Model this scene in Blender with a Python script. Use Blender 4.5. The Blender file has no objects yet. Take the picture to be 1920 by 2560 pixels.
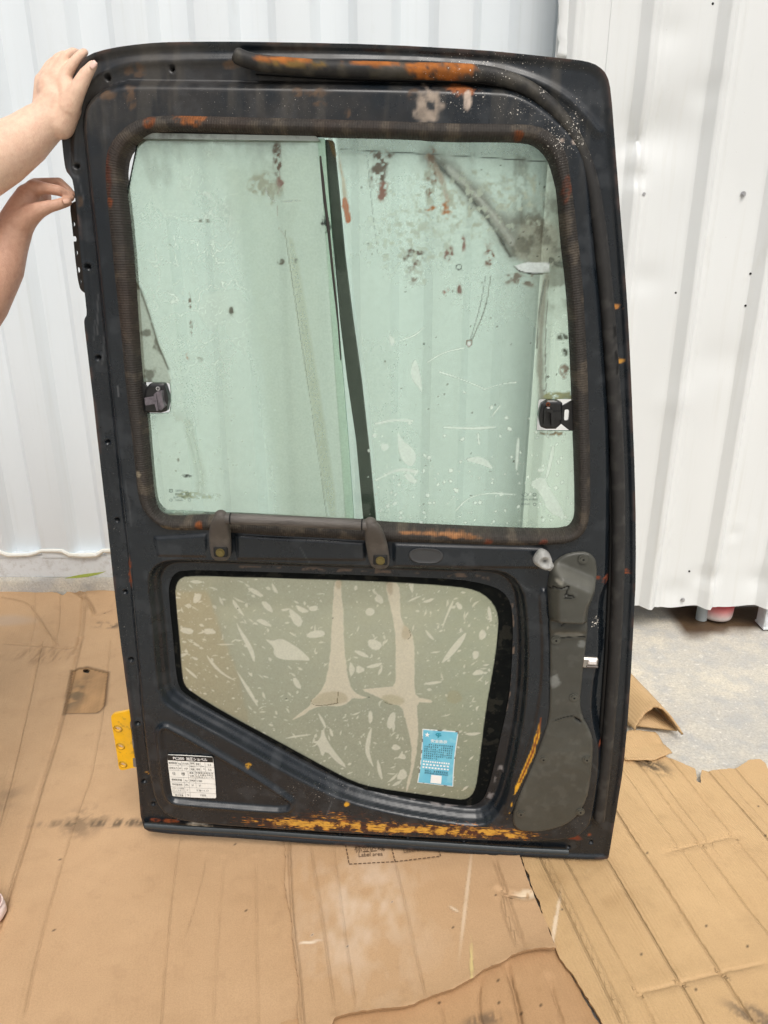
import bpy, math, random
import numpy as np
from mathutils import Vector, Matrix

random.seed(7)
RNG = np.random.RandomState(11)
scene = bpy.context.scene
COL = scene.collection
R = math.radians

# ------------------------------------------------------------------ camera
CAM_H, PITCH, FPX = 1.25, R(20.3), 1849.0           # metres, tilt down, focal length in photo pixels
cam_d = bpy.data.cameras.new('camera')
cam_d.sensor_fit = 'AUTO'; cam_d.sensor_width = 36.0
cam_d.lens = 36.0 * FPX / 2560.0
cam_d.clip_start = 0.02; cam_d.clip_end = 500
cam = bpy.data.objects.new('camera', cam_d); COL.objects.link(cam)
cam.location = (0, 0, CAM_H)
cam.rotation_euler = (R(90) - PITCH, 0, 0)
scene.camera = cam

# ------------------------------------------------------------------ sky, soft sun, exposure
SUN_EL, SUN_AZ = R(58), R(172)                       # azimuth clockwise from +Y: behind and right of the camera
world = bpy.data.worlds.new('World'); scene.world = world; world.use_nodes = True
wn = world.node_tree; wn.nodes.clear()
wo = wn.nodes.new('ShaderNodeOutputWorld'); wb = wn.nodes.new('ShaderNodeBackground')
sky = wn.nodes.new('ShaderNodeTexSky'); sky.sky_type = 'NISHITA'; sky.sun_disc = False
sky.sun_elevation = SUN_EL; sky.sun_rotation = SUN_AZ
sky.air_density = 1.0; sky.dust_density = 6.0; sky.ozone_density = 0.6
hs = wn.nodes.new('ShaderNodeHueSaturation'); hs.inputs['Saturation'].default_value = 0.42   # thin overcast: paler sky
wn.links.new(sky.outputs[0], hs.inputs['Color']); wn.links.new(hs.outputs[0], wb.inputs[0])
wb.inputs[1].default_value = 0.115
wn.links.new(wb.outputs[0], wo.inputs[0])
sun_d = bpy.data.lights.new('sun', 'SUN'); sun_d.energy = 1.5; sun_d.angle = R(30); sun_d.color = (1.0, 0.965, 0.91)
sun = bpy.data.objects.new('sun', sun_d); COL.objects.link(sun)
sdir = Vector((math.cos(SUN_EL)*math.sin(SUN_AZ), math.cos(SUN_EL)*math.cos(SUN_AZ), math.sin(SUN_EL)))
sun.rotation_euler = sdir.to_track_quat('Z', 'Y').to_euler(); sun.location = (0, 0, 6)
scene.view_settings.view_transform = 'Standard'; scene.view_settings.look = 'None'
scene.view_settings.gamma = 1.0; scene.view_settings.use_curve_mapping = False
scene.view_settings.exposure = 0.02
scene.render.engine = 'CYCLES'
scene.cycles.use_denoising = True
scene.cycles.max_bounces = 8; scene.cycles.transparent_max_bounces = 16

# ------------------------------------------------------------------ photo pixels -> places
CP, SP = math.cos(PITCH), math.sin(PITCH)
F_AX = np.array([0, CP, -SP]); U_AX = np.array([0, SP, CP]); R_AX = np.array([1.0, 0, 0])
CAMP = np.array([0, 0, CAM_H])
def ray(px, py):
    return F_AX + R_AX*((px-960)/FPX) - U_AX*((py-1280)/FPX)
def on_plane(px, py, o, n):
    d = ray(px, py); t = np.dot(np.asarray(o)-CAMP, n)/np.dot(d, n)
    return CAMP + d*t
def FL(px, py, z=0.0):
    return on_plane(px, py, (0, 0, z), np.array([0, 0, 1.0]))
def WL(px, py, Y):
    return on_plane(px, py, (0, Y, 0), np.array([0, 1.0, 0]))
# door frame: local x along the sill, local z up the door, local y away from the viewer
yaw, lean, roll = R(-2.9), R(1.0), R(1.2)
n_h = np.array([math.sin(yaw), -math.cos(yaw), 0])               # towards the viewer
e_w = n_h*math.cos(lean) + np.array([0, 0, 1])*math.sin(lean)
e_w /= np.linalg.norm(e_w)
e_h = np.array([math.cos(yaw), math.sin(yaw), 0])
e_p = np.cross(e_w, e_h); e_p = e_p if e_p[2] > 0 else -e_p
E_U = e_h*math.cos(roll) - e_p*math.sin(roll)
E_V = e_h*math.sin(roll) + e_p*math.cos(roll)
E_W = e_w
DOOR_R = FL(1517, 2144, 0.014)                                     # lower right corner stands on the cardboard
DOOR_O = DOOR_R - E_U*0.5
def D(px, py, w=0.0):
    p = on_plane(px, py, DOOR_O + E_W*w, E_W) - DOOR_O
    return float(np.dot(p, E_U)), float(np.dot(p, E_V))
def DW(px, py, w=0.0):                                             # world point
    return on_plane(px, py, DOOR_O + E_W*w, E_W)
def DP(pts, w=0.0):
    return [D(x, y, w) for x, y in pts]
def FP(pts, z=0.0):
    return [tuple(FL(x, y, z)[:2]) for x, y in pts]
DOOR_M = Matrix(((E_U[0], -E_W[0], E_V[0], DOOR_O[0]), (E_U[1], -E_W[1], E_V[1], DOOR_O[1]),
                 (E_U[2], -E_W[2], E_V[2], DOOR_O[2]), (0, 0, 0, 1)))
PXM = float(np.linalg.norm(DW(960, 1300)-DW(961, 1300)))           # metres per photo pixel near the door's middle

# ------------------------------------------------------------------ numpy helpers
def chaikin(pts, n=2, closed=True):
    p = np.array(pts, float)
    for _ in range(n):
        if closed:
            q = np.roll(p, -1, 0)
            p = np.stack([p*.75+q*.25, p*.25+q*.75], 1).reshape(-1, 2)
        else:
            a, b = p[:-1], p[1:]
            m = np.stack([a*.75+b*.25, a*.25+b*.75], 1).reshape(-1, 2)
            p = np.vstack([p[:1], m, p[-1:]])
    return p
def seg_dist(u, v, a, b):
    ax, ay = a; bx, by = b; dx, dy = bx-ax, by-ay
    t = np.clip(((u-ax)*dx+(v-ay)*dy)/(dx*dx+dy*dy+1e-12), 0, 1)
    return np.hypot(u-ax-t*dx, v-ay-t*dy), t
def path_dist(u, v, pts):
    """distance to an open polyline and arc length along it"""
    best = np.full(u.shape, 1e9); arc = np.zeros(u.shape); acc = 0.0
    for a, b in zip(pts[:-1], pts[1:]):
        d, t = seg_dist(u, v, a, b); L = math.hypot(b[0]-a[0], b[1]-a[1])
        k = d < best; best[k] = d[k]; arc[k] = (acc+t*L)[k]; acc += L
    return best, arc, acc
def poly_sdf(u, v, pts):
    """signed distance, negative inside"""
    p = np.asarray(pts, float); best = np.full(u.shape, 1e9); ins = np.zeros(u.shape, bool)
    for i in range(len(p)):
        a = p[i-1]; b = p[i]
        d, _ = seg_dist(u, v, a, b); np.minimum(best, d, out=best)
        c = ((a[1] > v) != (b[1] > v))
        if b[1] != a[1]:
            ins ^= c & (u < (b[0]-a[0])*(v-a[1])/(b[1]-a[1])+a[0])
    return np.where(ins, -best, best)
def sstep(x, a, b):
    t = np.clip((x-a)/(b-a), 0, 1); return t*t*(3-2*t)
def _hash(ix, iy, seed):
    h = (ix.astype(np.int64)*374761393 + iy.astype(np.int64)*668265263 + seed*974711) & 0xffffffff
    h = ((h ^ (h >> 13))*1274126177) & 0xffffffff
    return ((h ^ (h >> 16)) & 0xffff)/65535.0
def vnoise(x, y, seed=0):
    ix, iy = np.floor(x), np.floor(y); fx, fy = x-ix, y-iy
    fx = fx*fx*(3-2*fx); fy = fy*fy*(3-2*fy)
    a, b = _hash(ix, iy, seed), _hash(ix+1, iy, seed); c, d = _hash(ix, iy+1, seed), _hash(ix+1, iy+1, seed)
    return (a*(1-fx)+b*fx)*(1-fy)+(c*(1-fx)+d*fx)*fy
def fbm(x, y, seed=0, oct=4, gain=.5):
    s = np.zeros(np.shape(x)); a = 1.0; t = 0
    for k in range(oct):
        s += a*vnoise(x*2**k+17.3*k, y*2**k-9.1*k, seed+k*31); t += a; a *= gain
    return s/t
def srgb(r, g, b):
    return tuple(((c/255)/12.92 if c/255 <= .04045 else ((c/255+.055)/1.055)**2.4) for c in (r, g, b))

# ------------------------------------------------------------------ mesh helpers
def link(name, me, mat=None, parent=None):
    o = bpy.data.objects.new(name, me); COL.objects.link(o)
    if mat is not None:
        if not me.materials: me.materials.append(mat)
    if parent is not None: o.parent = parent
    return o
def tag(o, label=None, cat=None, group=None, kind=None):
    if label: o['label'] = label
    if cat: o['category'] = cat
    if group: o['group'] = group
    if kind: o['kind'] = kind
    return o
def empty(name, loc=(0, 0, 0)):
    o = bpy.data.objects.new(name, None); o.empty_display_size = .1; o.location = loc; COL.objects.link(o); return o
def mesh_np(name, verts, faces, smooth=True):
    me = bpy.data.meshes.new(name); me.from_pydata([tuple(map(float, v)) for v in verts], [], [tuple(f) for f in faces])
    if smooth: me.polygons.foreach_set('use_smooth', [True]*len(me.polygons))
    me.update(); return me
def set_col(me, rgba, name='col'):
    at = me.attributes.new(name, 'FLOAT_COLOR', 'POINT')
    at.data.foreach_set('color', np.asarray(rgba, np.float32).ravel())
def set_f(me, vals, name):
    at = me.attributes.new(name, 'FLOAT', 'POINT'); at.data.foreach_set('value', np.asarray(vals, np.float32).ravel())

class Field:
    """sheet over a (u,v) region given by a signed distance, relief w(u,v), closed with a rim and a back"""
    def __init__(s, bbox, step, sdf):
        u0, v0, u1, v1 = bbox
        nu = int(math.ceil((u1-u0)/step))+1; nv = int(math.ceil((v1-v0)/step))+1
        us = u0+np.arange(nu)*step; vs = v0+np.arange(nv)*step
        U, V = np.meshgrid(us, vs, indexing='ij'); S = sdf(U.ravel(), V.ravel()).reshape(nu, nv)
        S = np.where(np.abs(S) < step*.04, -step*.04, S)
        ins = S < 0
        idx = -np.ones((nu, nv), int); idx[ins] = np.arange(ins.sum())
        pu = list(U[ins]); pv = list(V[ins])
        a = ins[:-1, :-1]; b = ins[1:, :-1]; c = ins[1:, 1:]; d = ins[:-1, 1:]
        full = a & b & c & d; I, J = np.nonzero(full)
        faces = np.stack([idx[I, J], idx[I+1, J], idx[I+1, J+1], idx[I, J+1]], 1).tolist()
        mix = (a | b | c | d) & ~full; I, J = np.nonzero(mix)
        cross = {}; edges = []
        def cr(p, q):
            k = (p, q) if p < q else (q, p)
            if k not in cross:
                s0, s1 = S[k[0]], S[k[1]]; t = s0/(s0-s1)
                pu.append(U[k[0]]+(U[k[1]]-U[k[0]])*t); pv.append(V[k[0]]+(V[k[1]]-V[k[0]])*t)
                cross[k] = len(pu)-1
            return cross[k]
        for i, j in zip(I.tolist(), J.tolist()):
            cs = [(i, j), (i+1, j), (i+1, j+1), (i, j+1)]; poly = []; tagx = []
            for k in range(4):
                p, q = cs[k], cs[(k+1) % 4]
                if ins[p]: poly.append(int(idx[p])); tagx.append(0)
                if ins[p] != ins[q]: poly.append(cr(p, q)); tagx.append(1)
            if len(poly) >= 3:
                faces.append(poly); n = len(poly)
                for k in range(n):
                    if tagx[k] and tagx[(k+1) % n]:
                        edges.append((poly[k], poly[(k+1) % n]))
        s.u = np.array(pu); s.v = np.array(pv); s.faces = faces; s.edges = edges
    def build(s, name, w, back=None, mapf=None, mat=None, parent=None, col=None, rimcol=None, backflat=True, attrs=None, backalpha=None):
        n = len(s.u); w = np.broadcast_to(np.asarray(w, float), (n,))
        P = [np.stack([s.u, s.v, w], 1)]; faces = list(s.faces); flat = []
        src = [np.arange(n)]
        if back is not None:
            bk = np.broadcast_to(np.asarray(back, float), (n,))
            P.append(np.stack([s.u, s.v, bk], 1)); src.append(np.arange(n))
            faces += [[i+n for i in f[::-1]] for f in s.faces]
            ids = sorted({i for e in s.edges for i in e}); mp = {i: k for k, i in enumerate(ids)}; m = len(ids)
            ii = np.array(ids, int)
            P.append(np.stack([s.u[ii], s.v[ii], w[ii]], 1)); P.append(np.stack([s.u[ii], s.v[ii], bk[ii]], 1))
            src += [ii, ii]
            for a, b in s.edges:
                A, B = 2*n+mp[a], 2*n+mp[b]; faces.append([B, A, A+m, B+m])
        P = np.vstack(P); src = np.concatenate(src)
        if mapf is None: co = np.stack([P[:, 0], -P[:, 2], P[:, 1]], 1)
        else: co = mapf(P)
        me = mesh_np(name, co, faces)
        if col is not None:
            c = np.asarray(col, float)
            if c.ndim == 1: c = np.tile(c, (n, 1))
            cc = c[src].copy()
            if rimcol is not None and back is not None: cc[2*n:] = rimcol
            if backalpha is not None and back is not None: cc[n:2*n, 3] = backalpha
            set_col(me, cc)
        if attrs:
            for k, a in attrs.items(): set_f(me, np.asarray(a)[src], k)
        return link(name, me, mat, parent)
def bbox_of(pts, m=.01):
    p = np.asarray(pts); return p[:, 0].min()-m, p[:, 1].min()-m, p[:, 0].max()+m, p[:, 1].max()+m
FLOORMAP = lambda P: P

class MB:
    """collects closed shapes into one mesh"""
    def __init__(s): s.v = []; s.f = []
    def add(s, vs, fs):
        o = len(s.v); s.v += [tuple(map(float, x)) for x in vs]; s.f += [tuple(i+o for i in f) for f in fs]
    def box(s, c, h, rot=None, bev=0.0):
        c = np.asarray(c, float); h = np.asarray(h, float)
        if bev <= 0:
            vs = [c+h*np.array(q) for q in ((-1,-1,-1),(1,-1,-1),(1,1,-1),(-1,1,-1),(-1,-1,1),(1,-1,1),(1,1,1),(-1,1,1))] if rot is None else \
                 [c+rot@(h*np.array(q)) for q in ((-1,-1,-1),(1,-1,-1),(1,1,-1),(-1,1,-1),(-1,-1,1),(1,-1,1),(1,1,1),(-1,1,1))]
            s.add(vs, [(0,3,2,1),(4,5,6,7),(0,1,5,4),(1,2,6,5),(2,3,7,6),(3,0,4,7)])
        else:
            rot = np.eye(3) if rot is None else rot; vs = []; 
            for sx in (-1, 1):
                for sy in (-1, 1):
                    for sz in (-1, 1):
                        for k in range(3):
                            q = (h-bev)*np.array((sx, sy, sz)); q[k] = h[k]*(sx, sy, sz)[k]; vs.append(c+rot@q)
            def I(sx, sy, sz, k): return (((sx > 0)*2+(sy > 0))*2+(sz > 0))*3+k
            fs = []
            for k in range(3):
                a, b = [(1, 2), (2, 0), (0, 1)][k]
                for sg in (-1, 1):
                    q = []
                    for (p, r) in ((-1,-1),(1,-1),(1,1),(-1,1)):
                        t = [0, 0, 0]; t[k] = sg; t[a] = p; t[b] = r; q.append(I(*t, k))
                    fs.append(q if sg > 0 else q[::-1])
            for k in range(3):
                a, b = [(1, 2), (2, 0), (0, 1)][k]
                for p in (-1, 1):
                    for r in (-1, 1):
                        t0 = [0, 0, 0]; t0[a] = p; t0[b] = r; t1 = list(t0); t0[k] = -1; t1[k] = 1
                        q = [I(*t0, a), I(*t1, a), I(*t1, b), I(*t0, b)]; fs.append(q if p*r > 0 else q[::-1])
            for sx in (-1, 1):
                for sy in (-1, 1):
                    for sz in (-1, 1):
                        q = [I(sx, sy, sz, 0), I(sx, sy, sz, 1), I(sx, sy, sz, 2)]
                        fs.append(q if sx*sy*sz > 0 else q[::-1])
            s.add(vs, fs)
    def tube(s, path, rad, n=12, sx=1.0, up=None, cap=True):
        """sweep a circle (or ellipse, sx across) along a 3-D path; rad scalar or list"""
        P = np.asarray(path, float); k = len(P); r = np.broadcast_to(np.asarray(rad, float), (k,))
        T = np.gradient(P, axis=0); T /= np.linalg.norm(T, axis=1)[:, None]+1e-12
        ref = np.array((0, 0, 1.0)) if up is None else np.asarray(up, float)
        vs = []
        for i in range(k):
            a = np.cross(T[i], ref)
            if np.linalg.norm(a) < 1e-4: a = np.cross(T[i], (1.0, 0, 0.01))
            a /= np.linalg.norm(a); b = np.cross(a, T[i])
            for j in range(n):
                t = 2*math.pi*j/n; vs.append(P[i]+(a*math.cos(t)*sx+b*math.sin(t))*r[i])
        fs = [(i*n+j, i*n+(j+1) % n, (i+1)*n+(j+1) % n, (i+1)*n+j) for i in range(k-1) for j in range(n)]
        if cap: fs += [tuple(range(n))[::-1], tuple((k-1)*n+j for j in range(n))]
        s.add(vs, [f[::-1] for f in fs])
    def ball(s, c, r, n=10, m=7, sc=(1, 1, 1)):
        c = np.asarray(c, float); vs = [c+np.array((0, 0, r*sc[2]))]
        for i in range(1, m):
            th = math.pi*i/m
            for j in range(n):
                ph = 2*math.pi*j/n
                vs.append(c+r*np.array((math.sin(th)*math.cos(ph)*sc[0], math.sin(th)*math.sin(ph)*sc[1], math.cos(th)*sc[2])))
        vs.append(c-np.array((0, 0, r*sc[2]))); fs = []
        for j in range(n): fs.append((0, 1+j, 1+(j+1) % n))
        for i in range(m-2):
            for j in range(n):
                a = 1+i*n+j; b = 1+i*n+(j+1) % n; fs.append((a, a+n, b+n, b))
        L = len(vs)-1; o = 1+(m-2)*n
        for j in range(n): fs.append((L, o+(j+1) % n, o+j))
        s.add(vs, fs)
    def capsule(s, a, ra, b, rb, n=12):
        """tapered limb piece with round ends"""
        a, b = np.asarray(a, float), np.asarray(b, float); s.ball(a, ra, n, 8); s.ball(b, rb, n, 8)
        s.tube([a, (a+b)/2, b], [ra, (ra+rb)/2, rb], n)
    def disc(s, c, ax, r, h, n=16, hole=0):
        ax = np.asarray(ax, float)/np.linalg.norm(ax); c = np.asarray(c, float)
        s.tube([c-ax*h/2, c, c+ax*h/2], r, n)
    def build(s, name, mat, parent=None, smooth=True, col=None, sharp=35):
        me = mesh_np(name, s.v, s.f, smooth)
        if smooth and sharp: me.set_sharp_from_angle(angle=R(sharp))
        if col is not None: set_col(me, np.tile(np.asarray(col, float), (len(s.v), 1)))
        return link(name, me, mat, parent)

# ------------------------------------------------------------------ materials
class NT:
    def __init__(s, name):
        s.m = bpy.data.materials.new(name); s.m.use_nodes = True; s.t = s.m.node_tree; s.t.nodes.clear()
        s.out = s.n('OutputMaterial')
    def n(s, typ, **kw):
        x = s.t.nodes.new('ShaderNode'+typ)
        for k, v in kw.items(): setattr(x, k, v)
        return x
    def l(s, a, b): s.t.links.new(a, b)
    def val(s, node, **kw):
        for k, v in kw.items(): node.inputs[k.replace('_', ' ')].default_value = v
        return node
    def coord(s): return s.n('TexCoord').outputs['Object']
    def noise(s, scale, detail=4, rough=.55, vec=None, stretch=None, dist=0):
        t = s.n('TexNoise'); t.inputs['Scale'].default_value = scale; t.inputs['Detail'].default_value = detail
        t.inputs['Roughness'].default_value = rough; t.inputs['Distortion'].default_value = dist
        v = vec or s.coord()
        if stretch is not None:
            mp = s.n('Mapping'); mp.inputs['Scale'].default_value = stretch; s.l(v, mp.inputs['Vector']); v = mp.outputs[0]
        s.l(v, t.inputs['Vector']); return t.outputs['Fac']
    def ramp(s, f, stops):
        r = s.n('ValToRGB'); e = r.color_ramp.elements
        while len(e) < len(stops): e.new(.5)
        for k, (p, c) in enumerate(stops):
            e[k].position = p; e[k].color = (*c, 1) if hasattr(c, '__len__') else (c, c, c, 1)
        s.l(f, r.inputs[0]); return r.outputs[0]
    def math(s, op, a, b=None, clamp=False):
        x = s.n('Math', operation=op, use_clamp=clamp)
        for k, q in enumerate((a, b)):
            if q is None: continue
            if isinstance(q, (int, float)): x.inputs[k].default_value = q
            else: s.l(q, x.inputs[k])
        return x.outputs[0]
    def mix(s, f, a, b, mode='MIX'):
        x = s.n('Mix', data_type='RGBA', blend_type=mode)
        for k, q in ((0, f), (6, a), (7, b)):
            if isinstance(q, (int, float)): x.inputs[k].default_value = q
            elif isinstance(q, tuple): x.inputs[k].default_value = (*q, 1) if len(q) == 3 else q
            else: s.l(q, x.inputs[k])
        return x.outputs[2]
    def attr(s, name='col'):
        return s.n('Attribute', attribute_name=name)
    def bump(s, h, strength=.3, dist=.002, normal=None):
        b = s.n('Bump'); b.inputs['Strength'].default_value = strength; b.inputs['Distance'].default_value = dist
        s.l(h, b.inputs['Height'])
        if normal is not None: s.l(normal, b.inputs['Normal'])
        return b.outputs[0]
    def specks(s, c, col=srgb(206, 200, 190), scale=190):
        """small splashes of mortar where the mesh's 'spk' attribute says so"""
        m = s.attr('spk').outputs['Fac']
        for sc in (scale, scale*2.3):
            v = s.n('TexVoronoi'); v.inputs['Scale'].default_value = sc; s.l(s.coord(), v.inputs['Vector'])
            sp = s.n('SeparateColor'); s.l(v.outputs['Color'], sp.inputs[0])
            r = s.math('MULTIPLY', s.math('MULTIPLY', sp.outputs[0], m), .62)
            d = s.math('ADD', v.outputs['Distance'], s.math('MULTIPLY', s.math('SUBTRACT', s.noise(sc*3, 3), .5), .25))
            c = s.mix(s.math('MULTIPLY', s.math('SUBTRACT', r, d), 9, True), c, col)
        return c
    def bsdf(s, color=None, rough=.5, metal=0, normal=None, spec=.5):
        b = s.n('BsdfPrincipled')
        for k, q in (('Base Color', color), ('Roughness', rough), ('Metallic', metal), ('Normal', normal), ('Specular IOR Level', spec)):
            if q is None: continue
            if isinstance(q, (int, float)): b.inputs[k].default_value = q
            elif isinstance(q, tuple): b.inputs[k].default_value = (*q, 1)
            else: s.l(q, b.inputs[k])
        s.l(b.outputs[0], s.out.inputs[0]); return b

def mat_attr(name, var=.25, vscale=60, bscale=300, bstr=.15, bdist=.001, spec=.5, metal=0):
    """colour and roughness from the mesh's own paint/rust/dust attribute, fine grain from noise"""
    t = NT(name); a = t.attr()
    nz = t.noise(vscale, 6, .6)
    f = t.ramp(nz, [(.25, 1-var), (.75, 1+0*var)])
    c = t.mix(1.0, a.outputs['Color'], f, 'MULTIPLY')
    b = t.bump(t.noise(bscale, 4, .6), bstr, bdist)
    c = t.specks(c)
    rr = t.math('ADD', a.outputs['Alpha'], t.math('MULTIPLY', t.math('SUBTRACT', t.noise(vscale*.4, 5, .65), .5), .3), True)
    t.bsdf(c, rr, metal, b, spec); return t.m
def mat_plain(name, col, rough=.5, metal=0, var=.2, vscale=80, bscale=300, bstr=.1, bdist=.001, spec=.5, dirt=None, dscale=25, damt=.5):
    t = NT(name); nz = t.noise(vscale, 5, .6)
    c = t.mix(nz, tuple(x*(1-var) for x in col), tuple(min(1, x*(1+var)) for x in col))
    if dirt is not None:
        c = t.mix(t.ramp(t.noise(dscale, 6, .65), [(.5, 0.0), (.72, damt)]), c, dirt)
    b = t.bump(t.noise(bscale, 4, .6), bstr, bdist)
    t.bsdf(c, rough, metal, b, spec); return t.m

# lettering
_txt = {}
def text_mesh(body, bold=0.0):
    if (body, bold) in _txt: return _txt[(body, bold)]
    c = bpy.data.curves.new('txt', 'FONT'); c.body = body; c.resolution_u = 3; c.offset = bold
    o = bpy.data.objects.new('txt', c); COL.objects.link(o)
    me = bpy.data.meshes.new_from_object(o.evaluated_get(bpy.context.evaluated_depsgraph_get()))
    v = np.array([x.co[:2] for x in me.vertices]) if len(me.vertices) else np.zeros((0, 2))
    f = [tuple(p.vertices) for p in me.polygons]
    bpy.data.objects.remove(o); bpy.data.curves.remove(c); bpy.data.meshes.remove(me)
    _txt[(body, bold)] = (v, f); return v, f
# ================================================================== THE SETTING
# ---- concrete ground
def concrete_mat():
    t = NT('concrete'); co = t.coord()
    big = t.noise(3.2, 6, .65); mid = t.noise(14, 6, .65); fine = t.noise(160, 5, .7); spk = t.noise(70, 3, .8)
    c = t.mix(t.ramp(big, [(.35, 0.0), (.65, 1.0)]), srgb(188, 185, 178), srgb(218, 210, 192))
    c = t.mix(t.ramp(mid, [(.45, 0.0), (.7, .8)]), c, srgb(176, 177, 177))
    c = t.mix(t.ramp(fine, [(.40, .45), (.54, 0.0)]), c, srgb(160, 154, 144))
    c = t.mix(t.ramp(spk, [(.58, 0.0), (.72, .7)]), c, srgb(238, 234, 224))
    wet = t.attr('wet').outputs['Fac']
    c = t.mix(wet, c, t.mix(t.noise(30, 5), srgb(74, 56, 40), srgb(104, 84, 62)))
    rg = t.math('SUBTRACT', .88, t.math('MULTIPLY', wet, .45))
    b = t.bump(fine, .6, .004, t.bump(mid, .4, .01)); t.bsdf(c, rg, 0, b); return t.m
M_CONC = concrete_mat()
# one sheet: fine near the camera, far out to the horizon at the rim
xs = np.concatenate([[-400, -60, -12, -4], np.arange(-2.4, 2.41, .04), [4, 12, 60, 400]])
ys = np.concatenate([[-400, -60, -12, -3], np.arange(-1.2, 3.61, .04), [6, 14, 60, 400]])
GX, GY = np.meshgrid(xs, ys, indexing='ij'); gx, gy = GX.ravel(), GY.ravel()
near = (np.abs(gx) < 2.5) & (gy > -1.3) & (gy < 3.7)
gz = -0.012+np.where(near, (fbm(gx*2.2, gy*2.2, 5)-.5)*.012+(fbm(gx*11, gy*11, 8)-.5)*.006, 0)
ny = len(ys); gf = [(i*ny+j, (i+1)*ny+j, (i+1)*ny+j+1, i*ny+j+1) for i in range(len(xs)-1) for j in range(ny-1)]
gme = mesh_np('ground', np.stack([gx, gy, gz], 1), gf)
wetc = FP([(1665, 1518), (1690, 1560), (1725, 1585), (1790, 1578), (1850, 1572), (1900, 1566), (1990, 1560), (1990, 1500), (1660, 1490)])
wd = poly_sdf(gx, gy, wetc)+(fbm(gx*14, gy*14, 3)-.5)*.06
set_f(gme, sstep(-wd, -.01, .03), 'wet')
ground = link('ground', gme, M_CONC); tag(ground, 'bare dusty grey concrete ground beyond the cardboard', kind='structure')

# ---- corrugated sheet walls
def sheet_mat(name, c0, c1, warm):
    t = NT(name)
    nz = t.noise(3, 5, .6, stretch=(1, 1, .25)); st = t.noise(40, 4, .6, stretch=(1, 1, .04))
    c = t.mix(nz, c0, c1)
    c = t.mix(t.ramp(st, [(.55, 0.0), (.75, .25)]), c, warm)
    c = t.mix(t.ramp(t.noise(9, 6, .7, stretch=(1, 1, .5)), [(.6, 0.0), (.8, .35)]), c, warm)
    sp = t.noise(120, 3, .6); c = t.mix(t.ramp(sp, [(.74, 0.0), (.78, .35)]), c, srgb(150, 140, 125))
    b = t.bump(t.noise(1.6, 3, .5, stretch=(1, 1, .5)), .12, .03, t.bump(t.noise(7, 4, .5), .07, .01))
    t.bsdf(c, .42, 0, b, .5); return t.m
M_WALL_L = sheet_mat('blue_white_sheet', srgb(225, 233, 238), srgb(236, 242, 246), srgb(210, 216, 214))
M_WALL_R = sheet_mat('warm_white_sheet', srgb(222, 225, 225), srgb(233, 235, 234), srgb(206, 205, 196))
M_SCREW = mat_plain('zinc_screw', (.55, .55, .56), .35, .9)
M_HOLE = mat_plain('hole_dark', (.004, .004, .004), .9)
M_WHITE = mat_plain('white_flashing', srgb(228, 234, 238), .45, var=.06, dirt=srgb(150, 146, 135), dscale=30, damt=.5)

def profile_x(period, segs, x0, x1, phase):
    """list of (x, depth) along a trapezoid profile; segs = [(dx, depth)...] over a period"""
    out = []; x = phase
    while x > x0: x -= period
    while x < x1+period:
        acc = x
        for dx, d in segs:
            out.append((acc, d)); acc += dx
        x += period
    out = [(a, b) for a, b in out if x0-period < a < x1+period]
    def at(q):
        for (a, da), (b, db) in zip(out[:-1], out[1:]):
            if a <= q <= b: return da+(db-da)*(q-a)/(b-a+1e-9)
        return out[-1][1]
    pts = [(x0, at(x0))]+[(a, b) for a, b in out if x0 < a < x1]+[(x1, at(x1))]
    # soften every fold with two extra points
    q = [pts[0]]
    for i in range(1, len(pts)-1):
        for s, e in ((-1, pts[i-1]), (1, pts[i+1])):
            L = math.hypot(e[0]-pts[i][0], e[1]-pts[i][1]); k = min(.3, .0015/max(L, 1e-6))
            q.append((pts[i][0]+(e[0]-pts[i][0])*k, pts[i][1]+(e[1]-pts[i][1])*k))
    return q+[pts[-1]]
def sheet(name, prof, Y, z0, z1, mat, parent, nz=40, dent=None, bottom=None, thick=.0012):
    px = np.array([p[0] for p in prof]); pd = np.array([p[1] for p in prof]); zz = np.linspace(0, 1, nz)
    V = []; n = len(px)
    for q in zz:
        zb = np.full(n, z0) if bottom is None else z0+bottom(px)
        z = zb+(z1-zb)*q; y = Y-pd
        if dent is not None: y = y+dent(px, z)
        V.append(np.stack([px, y, z], 1))
    V = np.vstack(V); B = V.copy(); B[:, 1] += thick; N = len(V)
    f = [(i*n+j, i*n+j+1, (i+1)*n+j+1, (i+1)*n+j) for i in range(nz-1) for j in range(n-1)]
    F = f+[tuple(k+N for k in q[::-1]) for q in f]
    for j in range(n-1): F += [(j+1, j, j+N, j+1+N), ((nz-1)*n+j, (nz-1)*n+j+1, (nz-1)*n+j+1+N, (nz-1)*n+j+N)]
    for i in range(nz-1): F += [(i*n, (i+1)*n, (i+1)*n+N, i*n+N), ((i+1)*n+n-1, i*n+n-1, i*n+n-1+N, (i+1)*n+n-1+N)]
    me = mesh_np(name, np.vstack([V, B]), F); me.set_sharp_from_angle(angle=R(50))
    return link(name, me, mat, parent)

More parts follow.
